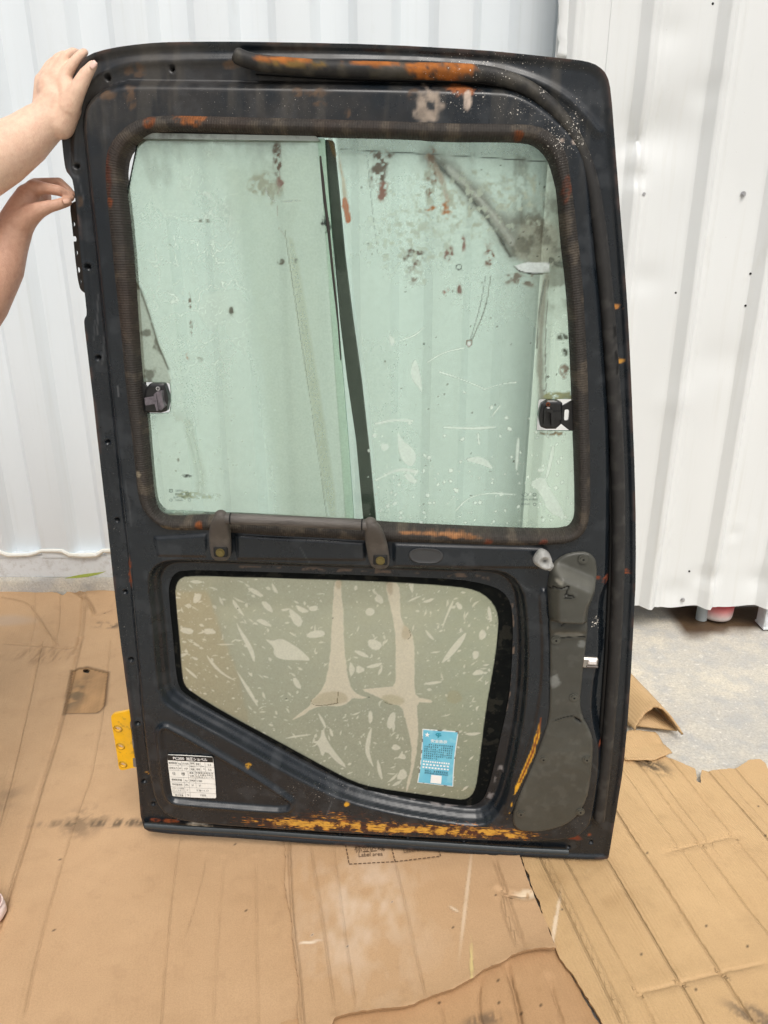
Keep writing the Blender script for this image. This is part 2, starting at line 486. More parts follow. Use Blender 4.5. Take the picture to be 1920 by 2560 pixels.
YL, YR = 2.47, 2.25
wl = empty('corrugated_wall', (0, YL, 0)); tag(wl, 'bluish white corrugated metal wall behind the door on the left', 'wall')
def dentL(x, z): return (fbm(x*1.5, z*.8, 21)-.5)*.006
xe = lambda px, y=0: float(WL(px, y, YL)[0])
per = (xe(1085)-xe(72))/5
Sg = [(per*.115, .0), (per*.42, .036), (per*.115, .036), (per*.35, .0)]
ph = xe(60)
cuts = [-3.0, xe(628), xe(1283), 3.4]
for k in range(3):
    pr = [(x, d+(.0016 if k == 1 else 0)) for x, d in profile_x(per, Sg, cuts[k], cuts[k+1]+(.02 if k < 2 else 0), ph)]
    o = sheet('wall_sheet', pr, 0, .175, 3.4, M_WALL_L, wl, 40, dentL)
# base flashing with a bead of white sealant, on a low concrete footing
mb = MB(); zt = .155
mb.box((0.2, -.030, .139), (3.2, .004, .042), bev=.0015); mb.box((.2, -.014, .184), (3.2, .018, .003), bev=.001)
mb.build('base_flashing', M_WHITE, wl)
mb = MB(); pth = []
for x in np.linspace(-3, 3.3, 260):
    pth.append((x, -.036-.003*vnoise(np.array(x*9), np.array(.5), 3), .184+.016*float(sstep(np.array(math.sin((x-ph)*2*math.pi/per)), -.3, .5))+.003*float(vnoise(np.array(x*13), np.array(2.), 4))))
mb.tube(pth, [.006+.004*float(vnoise(np.array(p[0]*17), np.array(0.), 7)) for p in pth], 8)
mb.build('sealant_bead', mat_plain('sealant', srgb(240, 240, 232), .5, var=.05, dirt=srgb(205, 190, 150), dscale=18, damt=.4), wl)
mb = MB(); prof = [(-.050, -.03), (-.046, .080), (-.036, .096), (.25, .098), (.25, -.03)]
X = np.linspace(-3.2, 3.6, 180); vs = []; 
for x in X:
    for (yy, zz) in prof:
        vs.append((x, yy+(float(fbm(np.array(x*9), np.array(zz*30), 4))-.5)*.012*(yy < 0), zz+(float(fbm(np.array(x*12), np.array(yy*9), 6))-.5)*.010*(zz > 0)))
m = len(prof); fs = [(i*m+j, (i+1)*m+j, (i+1)*m+(j+1) % m, i*m+(j+1) % m) for i in range(len(X)-1) for j in range(m)]
mb.add(vs, [f[::-1] for f in fs])
fo = mb.build('footing', M_CONC, wl, sharp=60)

wr = empty('sheet_metal_gate', (0, YR, 0)); tag(wr, 'warm white ribbed sheet metal panel on the right, hanging clear of the ground', 'wall')
xr = lambda px, y=0: float(WL(px, y, YR)[0])
perR = xr(1805)-xr(1613)
SgR = [(.022, .0), (.012, .030), (.018, .032), (.010, .006), (.012, .006), (perR-.074, .0)]
phR = xr(1606)
def dentR(x, z):
    d = (fbm(x*2.2, z*1.1, 31)-.5)*.010
    for (a, b, r, h) in ((1574, 350, .05, .012), (1586, 440, .035, .010), (1655, 330, .12, .008), (1840, 1336, .05, -.006), (1720, 500, .3, .006), (1590, 352, .018, .010), (1596, 446, .016, .009), (1560, 345, .03, -.008), (1668, 80, .05, .006), (1640, 330, .10, .010), (1760, 230, .05, .006), (1690, 1000, .06, -.005), (1835, 1335, .03, .010), (1800, 900, .08, .006), (1612, 700, .05, .006), (1900, 1450, .05, .01), (1770, 1440, .04, .012), (1690, 1480, .06, .008)):
        p = WL(a, b, YR); d += h*np.exp(-(((x-p[0])/r)**2+((z-p[2])/(r*.7))**2))
    return d
def densify(pr, st=.012):
    out = []
    for p, q in zip(pr[:-1], pr[1:]):
        k = max(1, int((q[0]-p[0])/st)); out += [(p[0]+(q[0]-p[0])*i/k, p[1]+(q[1]-p[1])*i/k) for i in range(k)]
    return out+[pr[-1]]
cr2 = [xr(1398), xr(1530), xr(1858), xr(1858)+.9]
botR = lambda x: .004*np.sin(x*31)+(fbm(x*8, x*0, 12)-.5)*.014
zbR = float(WL(1700, 1516, YR)[2])
for k in range(3):
    pr = [(x, d+.0018*(k == 1)) for x, d in profile_x(perR, SgR, cr2[k], cr2[k+1]+(.012 if k < 2 else 0), phR)]
    o = sheet('gate_sheet', densify(pr), 0, zbR, 3.2, M_WALL_R, wr, 170, dentR, botR)
def wallpt(px, py, off=0.0): 
    p = WL(px, py, YR); return np.array((p[0], off+float(dentR(np.array(p[0]), np.array(p[2]))), p[2]))
for k, (a, b) in enumerate(((1609, 485), (1859, 485), (1707, 1500))):
    mb = MB(); c = wallpt(a, b, -.003); mb.disc(c, (0, 1, 0), .0075, .002, 18); mb.disc(c-(0, .004, 0), (0, 1, 0), .0048, .006, 6)
    mb.build('screw', M_SCREW, wr)
for (a, b) in ((1781, 10), (1615, 461), (1689, 732), (1876, 684), (1863, 764), (1723, 1428), (1630, 1377)):
    mb = MB(); mb.disc(wallpt(a, b, -.0012), (0, 1, 0), .0032, .0016, 12); mb.build('bolt_hole', M_HOLE, wr)
# torn leading lip of the first sheet
mb = MB(); p0 = wallpt(1396, -20, -.004); p1 = wallpt(1390, 148, -.012)
L = []; 
for q in np.linspace(0, 1, 14):
    z = p0[2]+(p1[2]-p0[2])*q; x = p0[0]+(p1[0]-p0[0])*q+(float(vnoise(np.array(q*9), np.array(1.), 5))-.5)*.008
    L += [(x, -.010-.012*q, z), (x+.03, -.006-.004*q, z), (x+.06, -.004, z)]
mb.add(L, [(i*3+j, i*3+j+1, (i+1)*3+j+1, (i+1)*3+j) for i in range(13) for j in range(2)])
lip = mb.build('bent_lip', M_WALL_R, wr); sm = lip.modifiers.new('thick', 'SOLIDIFY'); sm.thickness = .001

# ---- things seen under the hanging panel
def lathe(name, prof, mat, parent, n=40, loc=(0, 0, 0), cols=None):
    vs = []; 
    for (r, z) in prof:
        for j in range(n): vs.append((loc[0]+r*math.cos(2*math.pi*j/n), loc[1]+r*math.sin(2*math.pi*j/n), loc[2]+z))
    m = len(prof); fs = [(i*n+j, i*n+(j+1) % n, (i+1)*n+(j+1) % n, (i+1)*n+j) for i in range(m-1) for j in range(n)]
    fs += [tuple(range(n))[::-1]]
    me = mesh_np(name, vs, fs); me.set_sharp_from_angle(angle=R(40))
    if cols is not None: set_col(me, np.repeat(np.asarray(cols, float), n, 0))
    return link(name, me, mat, parent)
b0 = FL(1806, 1555, 0); brad = float(abs(WL(1846, 1540, b0[1])[0]-WL(1766, 1540, b0[1])[0]))/2
bk = empty('plastic_bucket', (b0[0], b0[1]+brad, -.004)); tag(bk, 'faded red and white plastic bucket standing behind the right metal panel', 'bucket')
red, wht, pnk = (*srgb(196, 52, 62), .45), (*srgb(226, 214, 210), .5), (*srgb(220, 140, 140), .5)
lathe('bucket_body', [(brad*.86, 0), (brad*.93, .003), (brad*.97, .012), (brad, .04), (brad*1.01, .06), (brad*1.05, .11), (brad*1.12, .26), (brad*1.17, .27), (brad*1.13, .27), (brad*.98, .06), (.01, .01)],
      mat_attr('bucket_plastic', .2, 40, 200, .05), bk, cols=[wht, wht, wht, pnk, red, red, red, red, red, red, red])
mb = MB(); an = np.linspace(0, math.pi, 20); mb.tube([(brad*1.15*math.cos(a), -.02+.0*a, .25-.07*math.sin(a)) for a in an], .003, 8); mb.build('bucket_handle', M_SCREW, bk)
pp = FL(1757, 1546, 0)
pv = empty('plastic_pipe', (pp[0], pp[1]+.012, -.01)); tag(pv, 'short grey plastic pipe standing beside the red bucket', 'pipe')
lathe('pipe_wall', [(.016, 0), (.019, .001), (.019, .3), (.0155, .3), (.0155, .002)], mat_plain('grey_pvc', srgb(170, 178, 180), .4, var=.08), pv, 24)
fp = FL(1910, 1568, 0)
po = empty('steel_post', (fp[0]+.03, fp[1]+.03, -.01)); tag(po, 'white square steel post at the right edge under the metal panel', 'post')
mb = MB(); mb.box((0, 0, 1.2), (.03, .03, 1.2), bev=.004); mb.build('post_tube', M_WHITE, po)
mb = MB(); mb.box((0, 0, .004), (.0315, .0315, .004), bev=.001); mb.build('post_foot', M_WHITE, po)

# ---- a fallen leaf on the footing
l0, l1 = WL(168, 1441, YL-.07), WL(270, 1431, YL-.07)
lf = MB(); nn = 22; vs = []
for i in range(nn):
    q = i/(nn-1); c = l0+(l1-l0)*q; wv = .0055*math.sin(math.pi*q)**.8+.0004; lift = .028*q**4+.004
    for k, s_ in enumerate((-1, 0, 1)):
        vs.append((c[0], c[1]-.02+.7*s_*wv, c[2]+lift*(.4)+(-.004 if k == 1 else .003)*math.sin(math.pi*q)+s_*wv*.7))
lf.add(vs, [(i*3+j, i*3+j+1, (i+1)*3+j+1, (i+1)*3+j) for i in range(nn-1) for j in range(2)])
lo = lf.build('leaf', mat_plain('yellow_green_leaf', srgb(150, 160, 60), .5, var=.35, vscale=120), None)
sm = lo.modifiers.new('thick', 'SOLIDIFY'); sm.thickness = .0006
tag(lo, 'narrow yellow green leaf with dark edges lying at the foot of the left wall', 'leaf')

# ---- cardboard
def card_mat(name, light, dark, cor=.36):
    t = NT(name); a = t.attr(); uv = t.attr('fl').outputs['Fac']
    c = t.mix(t.noise(5, 5, .6), light, dark)
    fib = t.noise(420, 3, .7); c = t.mix(t.ramp(fib, [(.35, .35), (.6, 0.0)]), c, tuple(x*.72 for x in dark))
    c = t.mix(t.ramp(t.noise(2.2, 4, .6), [(.5, 0.0), (.75, .4)]), c, tuple(min(1, x*1.12) for x in light))
    c = t.mix(t.ramp(t.noise(4.5, 6, .65), [(.48, 0.0), (.72, .34)]), c, tuple(x*.80 for x in dark))
    c = t.mix(t.ramp(t.noise(18, 6, .7), [(.56, 0.0), (.74, .30)]), c, tuple(x*.74 for x in dark))
    c = t.mix(a.outputs['Alpha'], c, a.outputs['Color'])
    cd = t.attr('cd').outputs['Fac']; ca = t.attr('ca').outputs['Fac']; cdp = t.attr('cdp').outputs['Fac']
    cdn = t.math('ADD', cd, t.math('MULTIPLY', t.math('SUBTRACT', t.noise(60, 4, .6), .5), .9))
    gau = lambda x, w_: t.math('POWER', 2.71828, t.math('MULTIPLY', t.math('MULTIPLY', x, x), -1/(w_*w_)))
    g = gau(cdn, .8); g2 = gau(t.math('SUBTRACT', cdn, 1.9), 1.0)
    c = t.mix(t.math('MULTIPLY', t.math('MULTIPLY', gau(cdn, .5), ca), t.ramp(t.noise(30, 4), [(.3, .35), (.6, 1.0)])), c, srgb(112, 80, 50))
    ch = t.math('MULTIPLY', t.math('SUBTRACT', t.math('MULTIPLY', g2, .5), g), cdp)
    w = t.math('SINE', t.math('MULTIPLY', uv, 2*math.pi/.0072))
    b = t.bump(t.math('MULTIPLY', w, t.ramp(t.noise(3.5, 4), [(.35, .05), (.7, 1.0)])), cor, .0016)
    b = t.bump(t.noise(6, 5, .6), .35, .012, t.bump(fib, .25, .0008, b))
    b = t.bump(ch, 1.0, 1.0, b)
    t.bsdf(c, .62, 0, b, .35); return t.m
M_CARD = card_mat('brown_cardboard', srgb(203, 169, 131), srgb(187, 151, 113), .10)
M_CARD2 = card_mat('tan_cardboard', srgb(207, 174, 129), srgb(193, 158, 113))
M_CARD3 = card_mat('worn_cardboard', srgb(194, 156, 116), srgb(176, 138, 98), .15)
def torn(u, v, sd, amp=.006, fr=90, seed=1):
    return sd+(fbm(u*fr*.25, v*fr*.25, seed)-.5)*amp*2.4+(vnoise(u*fr*2, v*fr*2, seed+3)-.5)*amp*.6
def path_sdist(u, v, pts):
    best = np.full(u.shape, 1e9); arc = np.zeros(u.shape); sg = np.ones(u.shape); acc = 0.0
    for a, b_ in zip(pts[:-1], pts[1:]):
        d, t = seg_dist(u, v, a, b_); L = math.hypot(b_[0]-a[0], b_[1]-a[1]); k = d < best-1e-9
        cr_ = (b_[0]-a[0])*(v-a[1])-(b_[1]-a[1])*(u-a[0]); best[k] = d[k]; arc[k] = (acc+t*L)[k]; sg[k] = np.where(cr_ >= 0, 1, -1)[k]; acc += L
    return best, arc, acc, sg
class Card:
    def __init__(s, name, label, poly, z, step, mat, fdir, creases=(), tearamp=.005, warp=.006, stains_and_light=(), seed=0, sub=(), zf=None, extra=None, thick=.0045):
        P = FP(poly)
        def sdf(u, v):
            d = poly_sdf(u, v, P)
            k = np.abs(d) < .05
            dd = d.copy(); dd[k] = torn(u[k], v[k], d[k], tearamp, 90, seed)
            for q in sub: dd = np.maximum(dd, -poly_sdf(u, v, FP(q)))
            return dd
        f = Field(bbox_of(P, .02), step, sdf); u, v = f.u, f.v
        h = z+(fbm(u*3, v*3, seed+40)-.5)*warp+(fbm(u*11, v*11, seed+41)-.5)*warp*.5
        col = np.zeros((len(u), 4)); CD = np.full(len(u), 5.0); CA = np.zeros(len(u)); CDP = np.zeros(len(u))
        for (pts, wd, dp, dk) in creases:
            pp = FP(chaikin(pts, 1, False) if len(pts) > 2 else pts); d, arc, L, sg = path_sdist(u, v, pp)
            x = sg*d/wd; k = np.abs(x) < np.abs(CD); fade = np.clip(2.4-np.abs(x), 0, 1)*sstep(np.minimum(arc, L-arc), -.001, .03)
            CD[k] = np.clip(x, -5, 5)[k]; CA[k] = (min(.6, dk*.62)*fade*(.55+.45*vnoise(arc*14, arc*0+seed, 6)))[k]; CDP[k] = dp*.5*fade[k]
            wd = max(wd, .007); dp = dp*.5; dk = 0
            jit = (vnoise(u*60, v*60, seed+9)-.5)*wd*.35
            g = np.exp(-((d+jit)/wd)**2); amp = .6+.4*vnoise(arc*14, arc*0+seed, 6)
            h -= dp*1.25*g*amp; h += dp*.55*np.exp(-((d-wd*2.1)/(wd*1.1))**2)*amp
        for (fn) in stains_and_light: fn(u, v, col)
        if zf is not None: h = h+zf(u, v)
        fd = np.array(fdir)/np.hypot(*fdir); fl = u*(-fd[1])+v*fd[0]; h = h+(vnoise(fl*14, (u*fd[0]+v*fd[1])*1.1, seed+77)-.5)*warp*.9
        o = f.build(name, h, back=h-thick, mapf=FLOORMAP, mat=mat, col=col, rimcol=(*srgb(140, 108, 74), .75), attrs={'fl': fl, 'cd': CD, 'ca': CA, 'cdp': CDP})
        tag(o, label, 'cardboard', 'flattened cardboard sheets on the ground'); s.o = o; s.f = f
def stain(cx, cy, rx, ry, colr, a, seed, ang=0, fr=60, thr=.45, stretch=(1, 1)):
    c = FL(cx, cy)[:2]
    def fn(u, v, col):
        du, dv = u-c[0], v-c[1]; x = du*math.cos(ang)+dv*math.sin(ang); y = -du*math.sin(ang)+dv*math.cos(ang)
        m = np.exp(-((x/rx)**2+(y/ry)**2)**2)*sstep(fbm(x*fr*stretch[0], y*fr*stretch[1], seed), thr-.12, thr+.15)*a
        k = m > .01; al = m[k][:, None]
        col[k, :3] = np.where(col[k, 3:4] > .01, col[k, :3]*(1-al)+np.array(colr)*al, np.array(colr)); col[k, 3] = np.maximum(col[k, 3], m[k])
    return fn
def specks(n, box, seed, colr=srgb(50, 38, 28), rmax=.003):
    rs = np.random.RandomState(seed); pts = [FL(rs.uniform(box[0], box[2]), rs.uniform(box[1], box[3]))[:2] for _ in range(n)]; rr = rs.uniform(.0009, rmax*.62, n)
    def fn(u, v, col):
        for p, r in zip(pts, rr):
            k = (u-p[0])**2+(v-p[1])**2 < r*r; col[k, :3] = colr; col[k, 3] = .9
    return fn
DK = srgb(62, 54, 44)
ldir = FL(0, 2329)[:2]-FL(204, 1600)[:2]
# ply exposed where the face paper was torn off: a shallow recess with a hole at its head
patch = FP([(180, 1680), (218, 1672), (272, 1684), (264, 1770), (245, 1790), (162, 1791)])
hole = FP([(207, 1681), (216, 1676), (226, 1681), (222, 1688), (211, 1687)])
pn_dir = ldir/np.linalg.norm(ldir)
def patch_stain(u, v, col):
    d = poly_sdf(u, v, patch)+(vnoise(u*40, v*40, 4)-.5)*.003; k = d < 0
    q = fbm(u*16, v*16, 5); st = vnoise((u*(-pn_dir[1])+v*pn_dir[0])*260, u*0, 3)
    c = np.array(srgb(172, 134, 92))[None]*(.75+.5*q[k][:, None])*(.85+.3*st[k][:, None])
    col[k, :3] = c; col[k, 3] = .9
    g = FL(190, 1745)[:2]; gg = np.exp(-(((u-g[0])/.03)**2+((v-g[1])/.10)**2))*sstep(fbm(u*40, v*40, 8), .35, .6)*(d < 0)
    col[:, :3] = col[:, :3]*(1-gg[:, None]*.75)+np.array(srgb(70, 66, 52))*gg[:, None]*.75
    e = np.exp(-(d/.004)**2); col[:, :3] = np.where((e > .3)[:, None], np.array(srgb(110, 82, 52)), col[:, :3]); col[:, 3] = np.maximum(col[:, 3], e*.8)
def patch_z(u, v):
    return -.0035*sstep(-poly_sdf(u, v, patch), -.002, .004)+.004*np.exp(-(poly_sdf(u, v, hole)/.006)**2)+.040*sstep(v, 2.20, 2.43)
Card('cardboard_sheet', 'large brown cardboard sheet on the left with a torn rectangular patch and long creases',
     [(-260, 1506), (60, 1503), (120, 1506), (155, 1510), (162, 1513), (172, 1507), (180, 1503), (300, 1506), (520, 1508), (600, 1700), (680, 2090), (736, 2093), (742, 2240), (752, 2330), (765, 2420), (772, 2600), (776, 2760), (-700, 2760), (-700, 2000)],
     .006, .0045, M_CARD, ldir,
     creases=[([(204, 1600), (156, 1817), (108, 1969), (43, 2186), (-10, 2360)], .0045, .0055, .35), 
              ([(108, 1600), (60, 1830), (0, 2068), (-40, 2200)], .0028, .0035, .35), ([(278, 1600), (247, 1895), (178, 2090), (104, 2346), (60, 2560)], .003, .003, .2),
              ([(451, 2090), (430, 2250), (403, 2560), (395, 2700)], .0025, .0025, .18), ([(516, 2142), (500, 2230), (460, 2359)], .0025, .002, .15), ([(220, 1510), (205, 1600), (160, 1760)], .004, .003, .2),
              ([(0, 1515), (40, 1522), (75, 1528), (95, 1548), (120, 1580), (150, 1622)], .0035, .004, .35), ([(160, 1490), (200, 1512), (225, 1525), (240, 1552)], .006, .008, .4), ([(160, 1490), (110, 1498), (60, 1485)], .007, .007, .35),
              ([(0, 1612), (60, 1616), (120, 1618), (150, 1626), (195, 1626)], .003, .003, .3), ([(215, 1500), (200, 1600), (186, 1640)], .006, .005, .2), ([(240, 1553), (275, 1545), (295, 1538)], .004, .004, .3),
              ([(95, 1490), (90, 1560), (70, 1640)], .003, .002, .15), ([(157, 1500), (150, 1560), (130, 1660)], .003, .003, .2), ([(560, 2150), (545, 2350), (530, 2600)], .003, .002, .1), ([(640, 2150), (642, 2329), (647, 2600)], .003, .0022, .12)],
     stains_and_light=[patch_stain, stain(270, 2065, .16, .014, DK, .8, 3, ang=.03, fr=70, stretch=(1.6, .6), thr=.5), stain(215, 2060, .05, .05, DK, .5, 5, fr=50), stain(268, 1570, .05, .02, DK, .8, 7, fr=60, thr=.52),
             stain(110, 1640, .10, .05, srgb(120, 92, 62), .5, 9, fr=30, stretch=(4, .6), thr=.55), stain(30, 1485, .35, .03, srgb(118, 92, 66), .5, 12, fr=20), stain(0, 2010, .05, .06, DK, .35, 8, fr=15),  # last one: soft cast shadow at the left edge, painted into the colour
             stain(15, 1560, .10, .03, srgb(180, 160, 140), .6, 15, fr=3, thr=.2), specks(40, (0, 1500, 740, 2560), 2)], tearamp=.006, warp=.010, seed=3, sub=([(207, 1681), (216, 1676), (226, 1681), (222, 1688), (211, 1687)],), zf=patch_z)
mdir = FL(742, 2600)[:2]-FL(706, 2100)[:2]
def painted_sheen(u, v, col):  # shine on the scuffed sheet, painted as a paler colour
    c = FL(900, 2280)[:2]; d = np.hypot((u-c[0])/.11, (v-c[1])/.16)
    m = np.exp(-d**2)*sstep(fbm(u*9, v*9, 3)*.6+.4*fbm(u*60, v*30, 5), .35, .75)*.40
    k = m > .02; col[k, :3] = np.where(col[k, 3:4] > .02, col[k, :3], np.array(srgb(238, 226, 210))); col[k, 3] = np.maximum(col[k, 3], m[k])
SCUFF = srgb(232, 214, 188)
TORN = FP([(1387, 2391), (1350, 2393), (1288, 2406), (1199, 2451), (1111, 2498), (1037, 2528), (990, 2541), (907, 2546), (838, 2561), (790, 2640)])
SEAM = FP([(1293, 2144), (1340, 2266), (1387, 2391)])
def curl(u, v):
    # the torn lip lifts off the sheet below, the long edge a little too
    d, arc, L = path_dist(u, v, TORN); e, _, _ = path_dist(u, v, SEAM)
    return .011*np.exp(-d/.035)*(.45+.75*vnoise(arc*7, arc*0, 4))+.004*np.exp(-e/.025)
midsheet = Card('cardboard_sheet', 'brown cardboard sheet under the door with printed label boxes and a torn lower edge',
     [(690, 1980), (1240, 1980), (1293, 2144), (1340, 2266), (1387, 2391), (1350, 2393), (1288, 2406), (1199, 2451), (1111, 2498), (1037, 2528), (990, 2541), (907, 2546), (838, 2561), (800, 2640), (770, 2760), (752, 2760), (748, 2600), (741, 2420), (728, 2330), (716, 2240), (709, 2093)],
     .0125, .004, M_CARD, mdir,
     creases=[([(722, 2100), (726, 2200), (733, 2330), (746, 2420), (760, 2600)], .004, .005, .4), ([(777, 2120), (807, 2316), (838, 2545)], .0032, .0032, .22), ([(833, 2120), (859, 2316), (890, 2540)], .0028, .0028, .2),
              ([(985, 2155), (1016, 2285), (1055, 2468), (1065, 2520)], .003, .003, .25), ([(640, 2155), (645, 2329)], .003, .003, .2), ([(1232, 2150), (1262, 2238), (1310, 2390)], .005, .005, .3), ([(1247, 2242), (1252, 2290), (1290, 2400)], .003, .003, .25), ([(1247, 2242), (1275, 2252), (1310, 2256), (1330, 2252)], .003, .003, .4)],
     stains_and_light=[painted_sheen, stain(1165, 2258, .004, .12, SCUFF, .5, 31, ang=-.2, fr=30, thr=.3), stain(1178, 2430, .003, .05, srgb(226, 214, 140), .6, 32, ang=-.1, thr=.3), stain(774, 2368, .022, .0025, SCUFF, .95, 33, ang=.12, thr=.1), stain(1135, 2285, .012, .003, SCUFF, .8, 34, ang=-.7, thr=.2),
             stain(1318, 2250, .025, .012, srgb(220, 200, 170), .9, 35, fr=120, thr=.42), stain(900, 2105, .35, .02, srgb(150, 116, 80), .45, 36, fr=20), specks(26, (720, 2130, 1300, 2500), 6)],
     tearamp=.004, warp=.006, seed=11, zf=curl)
rdir = FL(1480, 2560)[:2]-FL(1293, 2144)[:2]
def rl(px, py, wd=.003, dp=.0035, dk=.3, a=1.3, b=.9):
    c = FL(px, py)[:2]; d = rdir/np.linalg.norm(rdir); n = np.array((-d[1], d[0]))
    out = []
    for q in np.linspace(-a, b, 12):
        p = c+d*q+n*(vnoise(np.array(q*3+px), np.array(py*.01), 3)-.5)*.012
        out.append(project(p))
    return (out, wd, dp, dk)
def project(p):
    v = np.array([p[0], p[1], 0.0])-CAMP; z = np.dot(v, F_AX); return (960+FPX*np.dot(v, R_AX)/z, 1280-FPX*np.dot(v, U_AX)/z)
def ro(off, wd=.003, dp=.0035, dk=.3, a=1.3, b=1.0):
    d = rdir/np.linalg.norm(rdir); n = np.array((-d[1], d[0])); n = n if n[0] > 0 else -n; c = FL(1293, 2144)[:2]+n*off
    return ([project(c+d*q+n*(vnoise(np.array(q*2+off*50), np.array(off*9), 3)-.5)*.008) for q in np.linspace(-a, b, 10)], wd, dp, dk)
rcre = [ro(.045, .0028, .005, .3), ro(.062, .002, .002, .15, .1, .5), ro(.10, .0026, .004, .22), ro(.185, .0028, .005, .3), ro(.27, .003, .006, .4), ro(.352, .002, .002, .12, .6, .2), ro(.40, .0028, .004, .25), ro(.425, .002, .003, .15, .8, .1), ro(.49, .0026, .004, .25), ro(.56, .0026, .004, .25), ro(.585, .002, .002, .15), ro(.63, .0026, .004, .25),
        ([(1660, 2140), (1740, 2120), (1840, 2095)], .004, .003, .15), ([(1590, 2490), (1680, 2470), (1790, 2440), (1920, 2415)], .004, .003, .18)]
Card('cardboard_sheet', 'wide tan cardboard sheet on the right with slanting creases and ragged edge',
     [(1290, 1990), (1480, 1890), (1560, 1885), (1600, 1893), (1643, 1884), (1688, 1908), (1705, 1914), (1722, 1921), (1740, 1929), (1743, 1958), (1749, 1962), (1750, 1930), (1767, 1934), (1801, 1931), (1841, 1924), (1862, 1912), (1871, 1904), (1900, 1902), (1915, 1915), (1922, 1935), (1960, 1950), (2300, 1960), (2500, 2760), (1590, 2760), (1503, 2560), (1395, 2391), (1347, 2266), (1301, 2144), (1264, 2060)],
     .0068, .0045, M_CARD2, rdir, creases=rcre,
     stains_and_light=[stain(1623, 1915, .055, .03, DK, .85, 41, ang=-.8, fr=50, stretch=(1, 3), thr=.45), stain(1890, 2550, .05, .022, srgb(104, 88, 72), .8, 43, fr=40, ang=-.5, stretch=(1, 4), thr=.4), stain(1470, 2200, .12, .08, srgb(160, 126, 84), .4, 44, fr=15),
             stain(1385, 2330, .004, .10, SCUFF, .8, 45, ang=-.35, thr=.25), stain(1450, 2150, .02, .03, SCUFF, .5, 46, fr=40, thr=.5), specks(18, (1400, 2000, 1920, 2560), 9)], tearamp=.005, warp=.010, seed=21)
Card('cardboard_sheet', 'lower cardboard sheet showing beneath the torn edge at the bottom of the picture',
     [(1395, 2380), (1340, 2360), (1200, 2400), (1000, 2500), (700, 2560), (700, 2780), (1585, 2780), (1505, 2570)],
     .0035, .0045, M_CARD3, mdir,
     creases=[([(1265, 2420), (1290, 2500), (1305, 2580), (1330, 2700)], .005, .007, .45), ([(1200, 2450), (1195, 2520), (1210, 2600)], .004, .004, .3), ([(1372, 2450), (1400, 2540), (1430, 2640)], .004, .004, .3), ([(1100, 2500), (1120, 2600)], .003, .003, .3)],
     stains_and_light=[stain(1213, 2552, .04, .012, srgb(106, 88, 70), .8, 53, ang=.2, fr=60, stretch=(3, .6), thr=.4), specks(20, (1000, 2450, 1450, 2560), 19)], warp=.008, seed=27)
# printed label boxes on the sheet under the door
def print_on_floor(name, strokes, texts, mat, parent):
    mb = MB()
    for (a, b, wd, dash) in strokes:
        p, q = FL(*a, .0165)[:2], FL(*b, .0165)[:2]; L = np.linalg.norm(q-p); d = (q-p)/L; n = np.array((-d[1], d[0]))*wd/2
        k = int(L/dash) if dash else 1
        for i in range(k):
            s0, s1 = p+d*L*i/k, p+d*L*(i+(.68 if dash else 1))/k
            mb.add([(*(s0-n), .0165), (*(s1-n), .0165), (*(s1+n), .0165), (*(s0+n), .0165)], [(0, 1, 2, 3)])
    for (body, a, b, h, flip) in texts:
        v, f = text_mesh(body)
        p, q = FL(*a, .0165)[:2], FL(*b, .0165)[:2]; d = (q-p)/np.linalg.norm(q-p); n = np.array((-d[1], d[0])); sc = np.linalg.norm(q-p)/(v[:, 0].max()-v[:, 0].min()); sy = h/(v[:, 1].max()-v[:, 1].min())
        mb.add([(*(p+d*(x-v[:, 0].min())*sc+n*(y-v[:, 1].min())*sy), .0165) for x, y in v], f)
    o = mb.build(name, mat, parent, smooth=False); return o
M_INK = mat_plain('brown_black_ink', srgb(88, 66, 46), .7, var=.5, vscale=200)
ink = print_on_floor('printed_label_boxes',
    [((864, 2112), (873, 2160), .0022, .009), ((873, 2160), (988, 2154), .0022, .009), ((988, 2154), (979, 2118), .0022, .009), ((988, 2154), (1102, 2140), .0022, .009), ((1102, 2140), (1095, 2122), .0022, .009)],
    [('标签区域', (887, 2132), (962, 2127), .026, 0), ('Label area', (897, 2142), (957, 2139), .011, 0), ('Label area', (1010, 2132), (1068, 2126), .011, 0)], M_INK, midsheet.o)
# folded flap of cardboard with a torn, open end
EL_, ER_ = FL(1582, 1822, .008), FL(1704, 1836, .008); PK = FL(1641, 1766, .066); RB = FL(1572, 1692, .066)
dr = (PK-RB)[:2]; dr /= np.linalg.norm(dr); Lf = .36; nr = np.array((-dr[1], dr[0])); md_ = (EL_+ER_)/2
ns, npf = 50, 25; vs = []
for i in range(ns):
    q = i/(ns-1)
    for j in range(npf):
        s_ = j/(npf-1)*2-1; arch = 1-abs(s_)**1.7
        p = EL_[:2]*(1-s_)/2+ER_[:2]*(1+s_)/2+(PK-md_)[:2]*arch-dr*Lf*(1-q)
        tear_ = (.010*float(vnoise(np.array(s_*11+3), np.array(1.), 5))+.004*float(vnoise(np.array(s_*40), np.array(3.), 5)))*(q > .95)
        p = p+dr*tear_; vs.append((p[0], p[1], .009+.058*arch+.003*float(vnoise(np.array(q*8), np.array(s_*3), 9))))
for i in (0, ns-1):                                                   # the tube's flat underside
    q = i/(ns-1)
    for s_ in (-1, 1):
        p = EL_[:2]*(1-s_)/2+ER_[:2]*(1+s_)/2-dr*(Lf*(1-q)+.02*(i > 0)); vs.append((p[0], p[1], .006))
NB = ns*npf
